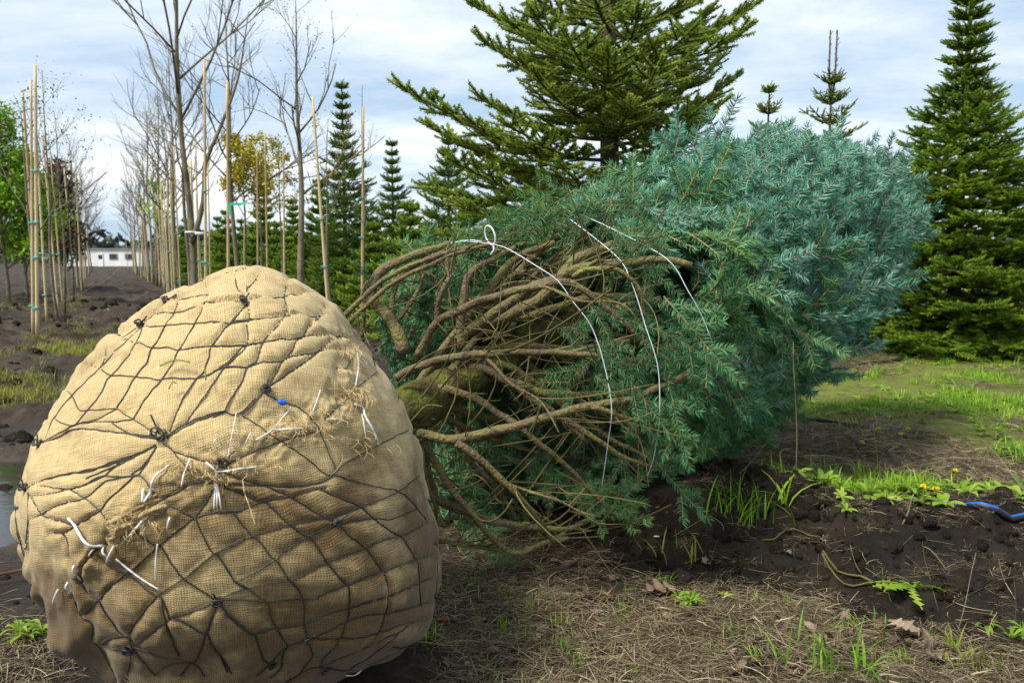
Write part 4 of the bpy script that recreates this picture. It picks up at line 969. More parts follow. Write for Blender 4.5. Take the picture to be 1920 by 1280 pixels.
def fan(mb_limb, shoots, p0, p1, arch, spread=0.42, step=0.085, r0=0.016, sh=1.0, lat_droop=-0.05, seed=0, start=0.15):
    """a flat branch: main limb with side limbs, all set with shoots"""
    R_ = np.random.default_rng(seed); p0 = np.asarray(p0, float); p1 = np.asarray(p1, float); L = np.linalg.norm(p1-p0); t_ = np.linspace(0, 1, 10)[:, None]
    cur = p0+(p1-p0)*t_ + np.array([0, 0, 1.0])*arch*np.sin(t_*math.pi)
    mb_limb.tube(cur, np.linspace(r0, 0.004, 10), 6)
    ax = unit(p1-p0); side = unit(np.cross(ax, [0, 0, 1.0])); upb = np.cross(side, ax)
    def at(u): return np.array([np.interp(u, t_.ravel(), cur[:, c_]) for c_ in range(3)])
    def tanat(u): return unit(at(min(1, u+0.05))-at(max(0, u-0.05)))
    n_ = max(3, int(L*(1-start)/step))
    for i_ in range(n_):
        u = start+(1-start)*(i_+R_.uniform(0.2, 0.8))/n_
        for sg in (-1, 1):
            l_ = spread*L*(1-u)**0.8*R_.uniform(0.6, 1.1)+0.05*sh
            d_ = unit(tanat(u)*R_.uniform(0.65, 1.0)+side*sg+upb*R_.uniform(-0.1, 0.22)); o_ = at(u); dr = np.array([0, 0, lat_droop*l_])
            k_ = max(1, int(round(l_/(0.095*sh))))
            if l_ > 0.13*sh: mb_limb.tube(np.array([o_, o_+d_*l_*0.5+dr*0.3, o_+d_*l_+dr]), [0.006, 0.0045, 0.003], 4)
            for q_ in range(k_):
                v = (q_+0.3)/k_; b_ = o_+d_*l_*v+dr*v*v
                shoots.append((b_, frame(d_+dr+R_.normal(0, .15, 3), upb+R_.normal(0, .2, 3)), sh*R_.uniform(0.8, 1.15)))
                if v > 0.15 and R_.random() < 0.8:
                    for s2 in (-1, 1):
                        if R_.random() < 0.72: shoots.append((b_, frame(unit(d_+s2*0.8*np.cross(upb, d_)+upb*0.18), upb), sh*R_.uniform(0.55, 0.9)))
        shoots.append((at(u), frame(tanat(u)+R_.normal(0, .12, 3), upb), sh*R_.uniform(0.8, 1.1)))
    shoots.append((at(0.95), frame(tanat(1), upb), sh))
def finish_conifer(root, base, trunk_mb, limbs, shoots, brushes, name_limb='branch', crown='crown', lkind=None):
    base = np.asarray(base, float)
    for mb, mname, nm_ in [(trunk_mb, 'bark', 'trunk')]+[(lm, 'bark', name_limb) for lm in limbs]:
        mb.v = [v-base for v in mb.v]; obj(nm_, mb, root, M[mname], kind=lkind if nm_ != 'trunk' else None)
    scatter(crown, brushes, np.array([s_[0] for s_ in shoots])-base, [s_[1] for s_ in shoots], [s_[2] for s_ in shoots], parent=root)

# the broad fir behind the lying spruce
FD = 7.0; fb = P(1138, 640, FD); fx = fb[0]; fz0 = gz(fx, FD); fbase = np.array([fx, FD, fz0])
fir = thing('fir_tree', 'broad yellow-green fir with open spreading branches and visible dark trunk', 'tree', fbase)
tm = MB(); t_ = np.linspace(0, 1, 24); tm.tube(np.stack([fx+0.02*np.sin(t_*9), FD+0*t_, fz0+t_*5.6], 1), np.interp(t_, [0, .4, 1], [.115, .075, .008]), 12)
limbs, shoots = [], []
fl_ = [(760,170,330,-.3),(800,235,350,.5),(845,300,380,-.6),(900,185,262,.2),(795,350,400,-.2),(870,385,430,-.7),(905,78,195,0),(880,5,130,.3),(960,45,150,-.6),(1005,30,150,-.9),(1010,150,235,-1.0),(955,235,300,-.9),(1065,70,200,-1.2),(1055,315,365,-.9),(825,440,445,-.4),(930,310,380,.7),(985,110,215,.6),
       (1420,5,130,.2),(1392,62,160,-.4),(1370,155,250,.1),(1340,118,215,.6),(1345,200,272,-.5),(1300,215,292,-.8),(1292,62,165,-.9),(1232,130,225,-1.1),(1300,245,320,.4),(1245,272,330,-.8),(1200,30,125,-1.0),(1180,200,270,-1.1),(1330,20,100,.6),
       (1100,-60,60,-1.0),(1000,-80,20,.4),(1300,-90,20,0),(950,-50,60,-.3),(1385,-55,70,.2),(1230,-110,0,-.6),(1040,-130,-20,.1),(1140,40,150,1.2),(1090,180,260,1.2),(1200,150,240,1.2),(1150,-60,50,1.1),(1140,100,190,-1.2)]
for q_, (tx, ty, sy, dd) in enumerate(fl_):
    p0 = P(1138, sy, FD); p0[0] = fx; p1 = P(tx, ty, FD+dd); m_ = MB()
    fan(m_, shoots, p0, p1, RNG.uniform(-0.10, -0.03)*np.linalg.norm(p1-p0), 0.42, 0.10, 0.020, 1.3, -0.10, 500+q_, 0.2); limbs.append(m_)
for q_ in range(12):                                            # above the frame and behind
    z_ = RNG.uniform(3.6, 5.4); a_ = RNG.uniform(0, 2*math.pi); L = 0.25+0.5*(5.6-z_)/2
    m_ = MB(); fan(m_, shoots, (fx, FD, z_), (fx+L*math.cos(a_), FD+L*math.sin(a_), z_+0.4*L), -0.04, 0.4, 0.1, 0.014, 1.0, -.05, 600+q_, .15); limbs.append(m_)
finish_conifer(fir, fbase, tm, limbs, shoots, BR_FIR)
print('fir shoots', len(shoots))

def conifer(name, label, base, H, prof, n_whorl, per, elev, brushes, sh, seed, group=None, spread=0.5, step=0.12, trunk_r=0.06, leader=True, z0=0.1, double=False, lean=0.0, droop=-0.1):
    R_ = np.random.default_rng(seed); base = np.asarray(base, float); root = thing(name, label, 'tree', base, 0, group)
    tm = MB(); t_ = np.linspace(0, 1, 14); tm.tube(np.stack([base[0]+lean*t_, base[1]+0*t_, base[2]-0.03+t_*H], 1), np.interp(t_, [0, 1], [trunk_r, 0.006]), 8)
    limb, shoots = [], []
    one = MB()
    for w in range(n_whorl):
        f_ = w/(n_whorl-1); z_ = z0+(H*0.965-z0)*f_**1.1; Rz = prof(z_/H)*H
        for k_ in range(per):
            a_ = 2*math.pi*(k_+R_.uniform(-.25, .25))/per+w*2.4; L = max(0.06, Rz*R_.uniform(0.62, 1.2)); el_ = elev(f_)+R_.normal(0, 0.07)
            o_ = base+np.array([lean*z_/H, 0, z_]); e_ = o_+L*np.array([math.cos(a_)*math.cos(el_), math.sin(a_)*math.cos(el_), math.sin(el_)])
            fan(one, shoots, o_, e_, -0.06*L if f_ < 0.6 else 0.0, spread, step, max(0.004, 0.012*L), sh*float(np.clip(L/0.4, 0.6, 1)), droop, int(R_.integers(0, 1 << 30)), 0.2 if L > 0.4 else 0.05)
    if leader:
        for k_ in range(8):
            shoots.append((base+np.array([lean, 0, H*(0.90+0.013*k_)]), frame(np.array([R_.normal(0, .5), R_.normal(0, .5), 1.0]), [1, 0, 0]), sh*0.6))
    if double:
        for sx_ in (-1, 1):
            tm.tube(np.array([base+[0, 0, H*0.9], base+[0.035*sx_, 0, H*0.98], base+[0.04*sx_, 0, H*1.16]]), [0.014, 0.012, 0.008], 6)
            for k_ in range(12): shoots.append((base+np.array([0.038*sx_, 0, H*(0.93+0.019*k_)]), frame(np.array([R_.normal(0, .35), R_.normal(0, .35), 1.0]), [1, 0, 0]), sh*0.45))
    finish_conifer(root, base, tm, [one], shoots, brushes, 'branches', 'crown', 'stuff')
    return len(shoots)

rb = ground_hit(1782, 662)
rprof = lambda h: np.interp(h, [0, .06, .2, .38, .46, .54, .62, .8, .95, 1], [.18, .215, .22, .175, .13, .09, .048, .034, .016, .006])
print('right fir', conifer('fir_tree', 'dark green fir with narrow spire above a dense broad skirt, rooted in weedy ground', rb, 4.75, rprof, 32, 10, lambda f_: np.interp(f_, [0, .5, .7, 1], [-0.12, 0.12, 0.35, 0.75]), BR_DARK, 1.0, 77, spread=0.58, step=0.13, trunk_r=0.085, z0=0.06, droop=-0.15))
# upper tufts of the spire
# conifers seen over and behind the spruce
def base_at(px, d): p = P(px, 480, d); return np.array([p[0], d, gz(p[0], d)])
gen = lambda k: (lambda h: np.interp(h, [0, .12, .5, 1], [.19*k, .21*k, .125*k, .006]))
up_ = lambda f_: np.interp(f_, [0, 1], [0.0, 0.7])
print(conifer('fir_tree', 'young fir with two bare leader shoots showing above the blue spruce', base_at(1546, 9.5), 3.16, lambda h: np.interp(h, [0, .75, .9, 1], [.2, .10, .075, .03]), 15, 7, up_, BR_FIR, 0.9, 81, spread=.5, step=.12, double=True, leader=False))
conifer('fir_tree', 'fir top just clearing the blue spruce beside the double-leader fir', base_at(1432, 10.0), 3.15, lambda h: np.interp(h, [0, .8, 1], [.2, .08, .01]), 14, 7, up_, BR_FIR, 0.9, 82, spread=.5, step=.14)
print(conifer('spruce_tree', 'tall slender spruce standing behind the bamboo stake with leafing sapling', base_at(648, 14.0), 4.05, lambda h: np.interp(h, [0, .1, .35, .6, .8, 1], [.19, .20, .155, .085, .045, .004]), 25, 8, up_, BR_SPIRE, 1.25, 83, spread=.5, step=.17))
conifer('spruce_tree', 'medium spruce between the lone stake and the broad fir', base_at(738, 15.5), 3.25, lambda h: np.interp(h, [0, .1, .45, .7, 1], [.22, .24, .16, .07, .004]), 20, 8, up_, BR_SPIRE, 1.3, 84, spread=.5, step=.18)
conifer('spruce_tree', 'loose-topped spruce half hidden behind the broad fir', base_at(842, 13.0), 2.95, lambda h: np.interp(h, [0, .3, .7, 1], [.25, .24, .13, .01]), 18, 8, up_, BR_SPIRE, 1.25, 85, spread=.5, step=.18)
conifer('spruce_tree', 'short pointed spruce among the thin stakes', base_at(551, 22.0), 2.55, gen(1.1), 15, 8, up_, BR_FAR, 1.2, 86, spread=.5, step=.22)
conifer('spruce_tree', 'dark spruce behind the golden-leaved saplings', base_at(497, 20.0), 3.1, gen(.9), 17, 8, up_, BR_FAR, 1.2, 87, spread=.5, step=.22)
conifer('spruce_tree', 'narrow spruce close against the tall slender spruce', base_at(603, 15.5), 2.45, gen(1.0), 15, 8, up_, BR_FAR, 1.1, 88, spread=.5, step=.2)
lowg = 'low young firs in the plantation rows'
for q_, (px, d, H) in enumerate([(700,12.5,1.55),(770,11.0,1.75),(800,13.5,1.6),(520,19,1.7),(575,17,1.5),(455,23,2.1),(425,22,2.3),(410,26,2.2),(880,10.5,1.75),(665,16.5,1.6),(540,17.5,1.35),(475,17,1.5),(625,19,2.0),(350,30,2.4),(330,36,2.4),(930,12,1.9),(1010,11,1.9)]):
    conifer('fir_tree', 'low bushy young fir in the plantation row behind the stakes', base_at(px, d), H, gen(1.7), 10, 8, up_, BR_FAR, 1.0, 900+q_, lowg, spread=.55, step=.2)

# ------------------------------------------------------------------ bare nursery trees, stakes, leafing trees
def grow(mb, o_, d_, L, r_, depth, R_, ends, up=0.25, split=3, ang=0.55, n=5, wig=0.10, segs=5):
    pts = [np.asarray(o_, float)]; d = unit(d_)
    for i_ in range(segs):
        d = unit(d+R_.normal(0, wig, 3)+np.array([0, 0, up*0.15])); pts.append(pts[-1]+d*L/segs)
    pts = np.array(pts); mb.tube(pts, np.linspace(r_, r_*0.55, len(pts)), n if r_ > 0.006 else 3)
    if depth == 0: ends.append((pts[-1], d)); ends.append((pts[-2], d)); return
    for k_ in range(split+R_.integers(0, 2)):
        u = R_.uniform(0.25, 0.98); i_ = min(int(u*segs), segs-1); o2 = pts[i_]*(1-(u*segs-i_))+pts[i_+1]*(u*segs-i_)
        a = unit(np.cross(d, R_.normal(0, 1, 3))); d2 = unit(d*math.cos(ang)+a*math.sin(ang)*R_.uniform(0.7, 1.3)+np.array([0, 0, up*0.3]))
        grow(mb, o2, d2, L*R_.uniform(0.45, 0.7), r_*0.5, depth-1, R_, ends, up, split, ang, n, wig, max(3, segs-1))
    ends.append((pts[-1], d))
def leaves(mb, ends, n_per, size, R_, spread=0.06):
    k_ = len(ends)*n_per; b_ = np.repeat(np.array([e_[0] for e_ in ends]), n_per, 0)+R_.normal(0, spread, (k_, 3))
    d_ = unit(R_.normal(0, 1, (k_, 3))+np.array([0, 0, -0.2])); sd_ = unit(np.cross(d_, R_.normal(0, 1, (k_, 3))))
    mb.slivers(b_, d_, size*R_.uniform(0.6, 1.3, k_), size*0.6, sd_, tint=R_.random(k_))
def bare_tree(name, label, base, H, seed, clear=0.4, limbs=10, spread=0.35, r0=0.05, depth=2, leaf=None, n_leaf=0, leaf_size=0.05, fork=None, group=None, bend=0.0, limb_up=0.6, leader=True, split=3, leaf_spread=0.06):
    R_ = np.random.default_rng(seed); base = np.asarray(base, float); root = thing(name, label, 'tree', base, 0, group); ends = []
    t_ = np.linspace(0, 1, 16); tr = np.stack([bend*np.sin(t_*3)+0.015*H*0.3*np.sin(t_*11+seed), 0.01*H*np.sin(t_*7+seed), t_*H-0.03], 1); rt = np.interp(t_, [0, .5, 1], [r0, r0*0.62, 0.004])
    tm = MB(); tm.tube(tr, rt, 8); obj('trunk', tm, root, M['grey_bark'])
    def at(u): return np.array([np.interp(u, t_, tr[:, c_]) for c_ in range(3)])
    for q_ in range(limbs):
        u = clear+(0.97-clear)*(q_+R_.uniform(0, .8))/limbs; a_ = q_*2.4+R_.uniform(-.5, .5); L = spread*H*(1-0.75*(u-clear)/(1-clear))*R_.uniform(0.8, 1.2)
        m_ = MB(); grow(m_, at(u), np.array([math.cos(a_), math.sin(a_), limb_up+0.5*u]), L, np.interp(u, t_, rt)*0.55, depth, R_, ends, 0.4, split)
        obj('limb', m_, root, M['grey_bark'])
    if fork:
        for (h0, pts) in fork:
            m_ = MB(); p_ = cat_rom(np.array(pts, float), 0.2); m_.tube(p_, np.linspace(h0, 0.006, len(p_)), 7)
            for i_ in range(3, len(p_)-1, 2):
                a_ = R_.uniform(0, 6.28); grow(m_, p_[i_], np.array([math.cos(a_), math.sin(a_), 0.8]), R_.uniform(.3, .7), 0.009, 2, R_, ends, .4, 2)
            obj('limb', m_, root, M['grey_bark'])
    if leaf and ends:
        m_ = MB(); leaves(m_, ends, n_leaf, leaf_size, R_, leaf_spread); obj('leaves' if leaf != 'bud' else 'buds', m_, root, M[leaf], kind='stuff', smooth_shade=False)
    return root
def stake(base, top, r_, label, group=None, ties=(0.25, 0.5), seed=0):
    base = np.asarray(base, float); top = np.asarray(top, float); root = thing('bamboo_stake', label, 'stake', base, 0, group); d = top-base
    m_ = MB(); t_ = np.linspace(-0.02, 1, 12); r_ = r_*0.74; m_.tube(np.outer(t_, d), r_*(1-0.25*t_)*(1+0.05*np.sin(np.arange(12)*2.2+seed)), 8); obj('pole', m_, root, M['stake'])
    for u in ties:
        m_ = MB(); a_ = np.linspace(0, 2*math.pi, 14); rr_ = r_*1.25
        m_.tube(np.stack([rr_*1.5*np.cos(a_)+d[0]*u-r_*0.6, rr_*np.sin(a_)+d[1]*u, d[2]*u+0.01*np.sin(a_)], 1), r_*0.33, 5); obj('tie', m_, root, M['tie_teal'])
    return root
def stake_px(px0, py0, px1, py1, d, r_, label, group=None, ties=(.25, .5), seed=0):
    p0 = P(px0, py0, d); p1 = P(px1, py1, d); g = gz(p0[0], d); k_ = (g-p1[2])/(p0[2]-p1[2]); b_ = p1+(p0-p1)*k_; return stake(b_, p1, r_, label, group, ties, seed)

# near stakes and trees (distances from the row spacing)
stake_px(70,640,66,122,10.0,.032,'tall bamboo stake, the front one of the pair wound with teal ties by the track','stakes at the head of the track row',(.11,.3,.43,.62))
stake_px(62,640,58,150,10.15,.026,'mossy thinner stake leaning against the front bamboo stake by the track',None,(.12,.45))
bare_tree('maple_sapling','budding sapling tied to the front pair of stakes by the soil track',base_at(58,10.4),2.95,11,.42,7,.42,.03,2,'bud',3,.03,limb_up=.9)
stake_px(386,520,383,112,10.0,.028,'bamboo stake against the low fork of the big bare tree',None,(.3,.55))
stake_px(428,510,426,152,8.8,.026,'upright bamboo stake flying a green tape flag',None,(.3,))
m_ = MB(); p_ = P(430,385,8.75); m_.box((0,0,-.05),(.03,.003,.11),.2); m_.box((.07,-.01,.012),(.13,.003,.028),.15); m_.box((.165,.0,.024),(.07,.003,.03),-.4)
o = obj('tape_flag', m_, None, M['tape_green'], False); o.location = Vector(p_); tag(o,'green plastic tape flag tied to an upright bamboo stake','tape')
stake_px(616,590,586,182,11.0,.030,'leaning bamboo stake with a leafing sapling tied to it',None,(.08,.3,.5))
bare_tree('maple_sapling','thin sapling with tiny golden leaves tied to the leaning stake',base_at(622,11.2),3.0,14,.5,8,.28,.024,1,'leaf_gold',2,.035,limb_up=.8,bend=-.06)
stake_px(679,625,681,202,11.7,.030,'lone bamboo stake beside the tangled spruce branches',None,(.42,.6))
bare_tree('sapling','dead whip with short bare side twigs tied to the lone stake',base_at(684,11.8),3.55,15,.3,10,.10,.016,0,None,limb_up=.2)
bare_tree('maple_tree','slim budding tree with a straight trunk and long low side limbs',base_at(566,12.0),4.9,16,.38,9,.30,.058,2,'bud',2,.022,limb_up=.7)
stake_px(534,600,531,275,13.0,.025,'thin stake beside the slim budding tree',None,(.25,))
stake_px(484,600,482,280,13.5,.026,'stake in front of the golden saplings, beside the dark one',None,(.2,))
stake_px(503,600,497,250,14.0,.026,'rough-barked stake rising through golden leaves',None,(.2,.4))
stake_px(458,600,459,400,15.0,.030,'short stake holding the fullest golden sapling',None,(.2,))
bare_tree('maple_sapling','fullest golden-leaved sapling in the cluster behind the root ball',base_at(461,14.6),3.1,21,.52,10,.22,.03,2,'leaf_gold',9,.055,limb_up=.9)
bare_tree('maple_sapling','sparser golden-leaved sapling next to the fullest one',base_at(490,15.2),3.0,22,.5,9,.20,.026,2,'leaf_gold',5,.05,limb_up=.9)
bare_tree('maple_sapling','small golden sapling nearest the slim budding tree',base_at(528,15.8),3.3,23,.5,8,.2,.026,2,'leaf_gold',5,.05,limb_up=.9)
bare_tree('sapling','young green-leafed sapling deep in the stake row',base_at(300,26),3.6,24,.35,9,.22,.04,2,'leaf_spring',2,.07,limb_up=.8)
# the big bare tree with a low fork
bb = base_at(362,13.0)
bare_tree('bare_tree','tallest bare tree, trunk forking low above the root ball',bb,7.4,31,.42,15,.36,.062,3,None,0,bend=-.10,limb_up=.75,split=3,
          fork=[(.048,[(0.0,0,1.35),(.22,-.05,2.0),(.30,-.1,2.6),(.55,-.15,3.1),(.9,-.2,3.9),(1.1,-.2,4.9)])])
m_ = MB(); a_ = np.linspace(0, 2*math.pi, 16); m_.tube(np.stack([.085*np.cos(a_), .085*np.sin(a_), 0*a_], 1), .02, 6); m_.box((.16,-.05,-.02),(.16,.003,.05),.3)
o = obj('marking_tape', m_, None, M['rope_white']); o.location = Vector(bb+np.array([0,-.02,1.52])); tag(o,'white marking tape wound round the tallest bare tree','tape')
bare_tree('bare_tree','bare tree with fine upright twigs behind the flagged stake',base_at(440,14.5),5.6,32,.35,12,.34,.05,2,None,0,limb_up=.8)
# rows running back along the soil track
protos = []
def row_pt(off, y): # a point of the row at depth y, off metres right of the left row
    x = -5.95 - 0.51*(y-9.95) + off*1.1225; return np.array([x, y, gz(x, y)])
gl, gr_ = 'stakes along the near side of the track row', 'stakes in the long row of bare trees'
for q_, y_ in enumerate([11.3,12.8,14.6,16.3,18.0,20,22,24.5,27,30,34,38,43]):
    b_ = row_pt(RNG.normal(0,.08), y_); h_ = RNG.uniform(2.9,3.5)
    stake(b_, b_+np.array([RNG.normal(-.05,.06),0,h_]), .028, 'bamboo stake in the row edging the soil track, behind the front pair', gl, (.14,.35,.6), q_)
    if q_ < 10 and q_ % 2 == 0:
        bare_tree('sapling','thin bare sapling tied in the stake row edging the soil track',row_pt(.12,y_+.3),RNG.uniform(3.2,4.0),40+q_,.4,7,.25,.025,2,'bud',1,.02,group='saplings in the track row')
for q_, y_ in enumerate([15.5,16.6,17.8,19.0,20.2,21.5,22.8,24.2,25.8,27.5,29.5,31.5,34,36.5,39,42,45,48.5,52,56]):
    b_ = row_pt(2.35+RNG.normal(0,.10), y_); h_ = RNG.uniform(2.8,3.9)
    stake(b_, b_+np.array([RNG.normal(0,.05),0,h_]), .030, 'bamboo stake in the long row under the bare trees', gr_, (.15,.45), q_)
    b_ = row_pt(2.75+RNG.normal(0,.15), y_+.5); h_ = RNG.uniform(2.4,3.4)
    if q_ < 16: stake(b_, b_+np.array([RNG.normal(0,.05),0,h_]), .026, 'bamboo stake in the long row under the bare trees', gr_, (.3,), q_)
P1 = bare_tree('bare_tree','bare tree with fine twigs in the long stake row',row_pt(2.5,18.4),6.0,51,.36,13,.30,.055,2,None,0,group='bare trees in the long row',limb_up=.9)
P2 = bare_tree('bare_tree','bare tree with fine twigs in the long stake row',row_pt(2.5,21.0),6.6,52,.34,13,.28,.055,2,None,0,group='bare trees in the long row',limb_up=.9)
for q_, y_ in enumerate([23.5,26,29,32,35.5,39,43,48,54]):
    dup((P1,P2)[q_%2], row_pt(2.5,y_), RNG.uniform(0,6.28), RNG.uniform(.85,1.1))
for q_, y_ in enumerate([26,31,37,44,52]):
    dup((P2,P1)[q_%2], row_pt(0.0,y_), RNG.uniform(0,6.28), RNG.uniform(.7,.9), 'bare tree far along the row edging the soil track', 'bare trees of the track row')
# leafy trees
bare_tree('hornbeam_tree','dark maroon-leaved columnar tree beside the soil track',row_pt(-.2,22.5),3.5,61,.16,18,.20,.05,2,'leaf_maroon',7,.10,limb_up=1.0,leaf_spread=.14)
for q_, (px, d, H, lab) in enumerate([(8,17.5,3.9,'bright spring-green bushy tree at the field edge, the tallest of the hedge'),(-35,20,3.6,'spring-green tree at the end of the leafy hedge'),(48,18,3.0,'spring-green tree partly behind the front pair of stakes'),(80,23,3.3,'small spring-green tree between the hedge and the maroon tree')]):
    bare_tree('leafy_tree',lab,base_at(px,d),H,70+q_,.18,20,.26,.045,2,'leaf_spring',10,.085,limb_up=.8,leaf_spread=.13)

# ------------------------------------------------------------------ far things
cab = thing('site_cabin','long low white cabin at the far end of the soil track','building',(P(205,480,88)[0],88,-.15))
m_ = MB(); m_.box((0,0,1.0),(8.5,3.0,1.9)); obj('wall', m_, cab, M['white_wall'], False)
m_ = MB(); m_.box((0,0,2.02),(8.8,3.3,.13)); obj('roof', m_, cab, M['roof_grey'], False)
for x_, z_, w_, h_, nm_ in [(-2.2,1.15,.9,.75,'window'),(-.2,.85,.55,1.45,'door'),(1.2,1.2,.9,.6,'window'),(2.9,1.2,.9,.6,'window')]:
    m_ = MB(); m_.box((x_,-1.53,z_),(w_,.08,h_)); o = obj(nm_, m_, cab, M['white_plastic'] if nm_ == 'door' else M['roof_grey'], False)
    m_ = MB(); m_.box((x_,-1.575,z_+(.3 if nm_ == 'door' else 0)),(w_*.78,.02,h_*(.3 if nm_ == 'door' else .8))); obj('pane', m_, o, M['pane'], False)
fw = MB(); R_ = np.random.default_rng(5)
for q_ in range(420):
    a_ = R_.uniform(-1.1, 1.1); d = R_.uniform(135, 190); h_ = R_.uniform(3, 6.5); w_ = R_.uniform(2, 4); c_ = np.array([d*math.sin(a_), d*math.cos(a_), 0]); N = 46
    u = R_.normal(0, 1, (N, 3)); u = unit(u)*R_.random((N, 1))**.33; b_ = c_+u*np.array([w_, w_, h_*.5])+np.array([0, 0, h_*.5]); dd = unit(R_.normal(0, 1, (N, 3)))
    fw.slivers(b_, dd, R_.uniform(.9, 1.8, N), .8, unit(np.cross(dd, R_.normal(0, 1, (N, 3)))), tint=R_.random(N))
obj('far_woodland', fw, None, M['far_wood'], False, kind='stuff')

# ------------------------------------------------------------------ ground cover and small things on the ground
def blades(mb, N, h0, h1, w_, R_, spread=0.03, lean=0.6, lie=False, droop=0.5):
    for q_ in range(N):
        a_ = R_.uniform(0, 2*math.pi); o_ = np.array([R_.normal(0, spread), R_.normal(0, spread), 0.0]); L = R_.uniform(h0, h1); dirh = np.array([math.cos(a_), math.sin(a_), 0])
        t_ = np.linspace(0, 1, 5)[:, None]
        if lie:
            cv = np.array([-math.sin(a_), math.cos(a_), 0])*R_.normal(0, .35); p_ = o_+dirh*L*(t_-0.5)+cv*L*t_*t_+np.array([0, 0, 1.0])*(R_.uniform(.002, .018)+R_.normal(0, .05)*L*(t_-.5)+0.10*L*np.sin(t_*math.pi)*R_.random())
            side = np.array([-math.sin(a_), math.cos(a_), R_.normal(0, .5)])
        else:
            le = R_.uniform(0.1, lean); p_ = o_+dirh*L*le*t_**1.6+np.array([0, 0, 1.0])*L*(t_*math.cos(le*.7)-droop*le*t_**3*.6); side = np.array([-math.sin(a_), math.cos(a_), 0])
        w = w_*R_.uniform(.6, 1.3)*np.array([.8, 1, .9, .6, .12])[:, None]/2; side = unit(side)
        v = np.stack([p_-side*w, p_+side*w], 1).reshape(-1, 3); k_ = np.arange(4)*2
        mb.add(v, np.stack([k_, k_+1, k_+3, k_+2], 1), None, tint=float(np.clip(R_.normal(.48, .33), 0, 1)))
def clump(name, m, seed, **kw):
    mb = MB(); blades(mb, R_=np.random.default_rng(seed), **kw); return mb.mesh(name, M[m], True)
STRAW = [clump('straw_clump', 'straw', 10+i_, N=26, h0=.03, h1=.13, w_=.0022, spread=.05, lie=True) for i_ in range(5)]
GRASS = [clump('grass_clump', 'grass', 20+i_, N=16, h0=.035, h1=.085, w_=.0040, spread=.022, lean=.9) for i_ in range(4)]
YGRASS = [clump('yellow_grass_clump', 'grass_yellow', 30+i_, N=16, h0=.05, h1=.14, w_=.005, spread=.05, lean=.9) for i_ in range(3)]
def rosette(name, m, seed, N=9, L=.05, w_=.018, up=.35):
    mb = MB(); R_ = np.random.default_rng(seed)
    for q_ in range(N):
        a_ = q_*2.4+R_.uniform(-.3, .3); l_ = L*R_.uniform(.6, 1.2); d_ = np.array([math.cos(a_), math.sin(a_), 0]); s_ = np.array([-d_[1], d_[0], 0]); t_ = np.linspace(0, 1, 6); wd = w_*np.sin(np.clip(t_*1.05, 0, 1)*math.pi)**.7*(.5+t_*.6); wd[0] = w_*.12; wd[-1] = .0005
        p_ = np.outer(t_*l_, d_)+np.outer(l_*(R_.uniform(.5, 1.4)*up*t_-0.45*up*t_*t_*1.6), [0, 0, 1]); v = np.stack([p_-s_*wd[:, None]/2+np.outer(wd*.25, [0, 0, 1]), p_, p_+s_*wd[:, None]/2+np.outer(wd*.25, [0, 0, 1])], 1).reshape(-1, 3); k_ = np.arange(5)*3
        mb.add(v, np.concatenate([np.stack([k_, k_+1, k_+4, k_+3], 1), np.stack([k_+1, k_+2, k_+5, k_+4], 1)]), None, tint=float(R_.random()))
    return mb
WEED = [rosette('weed_rosette', 'weed', 40+i_, 8, .045, .018, .6).mesh('weed_rosette', M['weed']) for i_ in range(4)]
MOSS = [rosette('small_herb', 'weed', 50+i_, 14, .022, .009, 1.2).mesh('small_herb', M['grass_yellow']) for i_ in range(2)]
def clod(name, seed):
    mb = MB(); R_ = np.random.default_rng(seed); nt, npp = 7, 5
    th_ = np.arange(nt)*2*math.pi/nt; ph_ = np.linspace(.35, math.pi-.35, npp)
    v = np.array([[math.sin(p_)*math.cos(t_), math.sin(p_)*math.sin(t_), math.cos(p_)] for p_ in ph_ for t_ in th_]+[[0, 0, 1], [0, 0, -1]])*np.array([1, .85, .65]); v = v*(1+.28*R_.normal(0, 1, len(v))[:, None]*.6)
    i2, j_ = np.meshgrid(np.arange(npp-1), np.arange(nt), indexing='ij'); i2 = i2.ravel(); j_ = j_.ravel(); jn = (j_+1) % nt; k_ = np.arange(nt)
    mb.add(v, np.stack([i2*nt+j_, (i2+1)*nt+j_, (i2+1)*nt+jn, i2*nt+jn], 1), np.concatenate([np.stack([np.full(nt, npp*nt), k_, (k_+1) % nt], 1), np.stack([np.full(nt, npp*nt+1), (npp-1)*nt+(k_+1) % nt, (npp-1)*nt+k_], 1)]))
    return mb.mesh(name, M['clod'], True)
M['clod'] = mat('clod', [(0.008, 0.006, 0.004), (0.020, 0.015, 0.010), (0.044, 0.034, 0.023)], 0.95, 0, .5, .6, 3, .8, 6, .15)
CLOD = [clod('soil_clod', 60+i_) for i_ in range(4)]
def zrot(N, tilt=.15): return [frame(np.array([math.cos(a_), math.sin(a_), RNG.normal(0, tilt)]), np.array([RNG.normal(0, tilt), RNG.normal(0, tilt), 1])) for a_ in RNG.uniform(0, 2*math.pi, N)]
def pts_on(x, y, lift=0.0):
    return np.stack([x, y, ground_h(x, y)+lift], 1)
def sample(N, x0, x1, y0, y1, wf, power=1.0):
    x = RNG.uniform(x0, x1, N*4); y = y0+(y1-y0)*RNG.random(N*4)**power; k_ = RNG.random(N*4) < wf(x, y); return x[k_][:N], y[k_][:N]
notball = lambda x, y: (((x+.72)/.50)**2+((y-2.0)/.50)**2) > 1
x, y = sample(1350, -.75, 2.3, 1.45, 3.2, lambda x, y: zones(x, y)[2]*notball(x, y)*(.18+.82*smooth(fbm(np.stack([x, y], 1)*3.5, 3, 91), -.25, .35)))
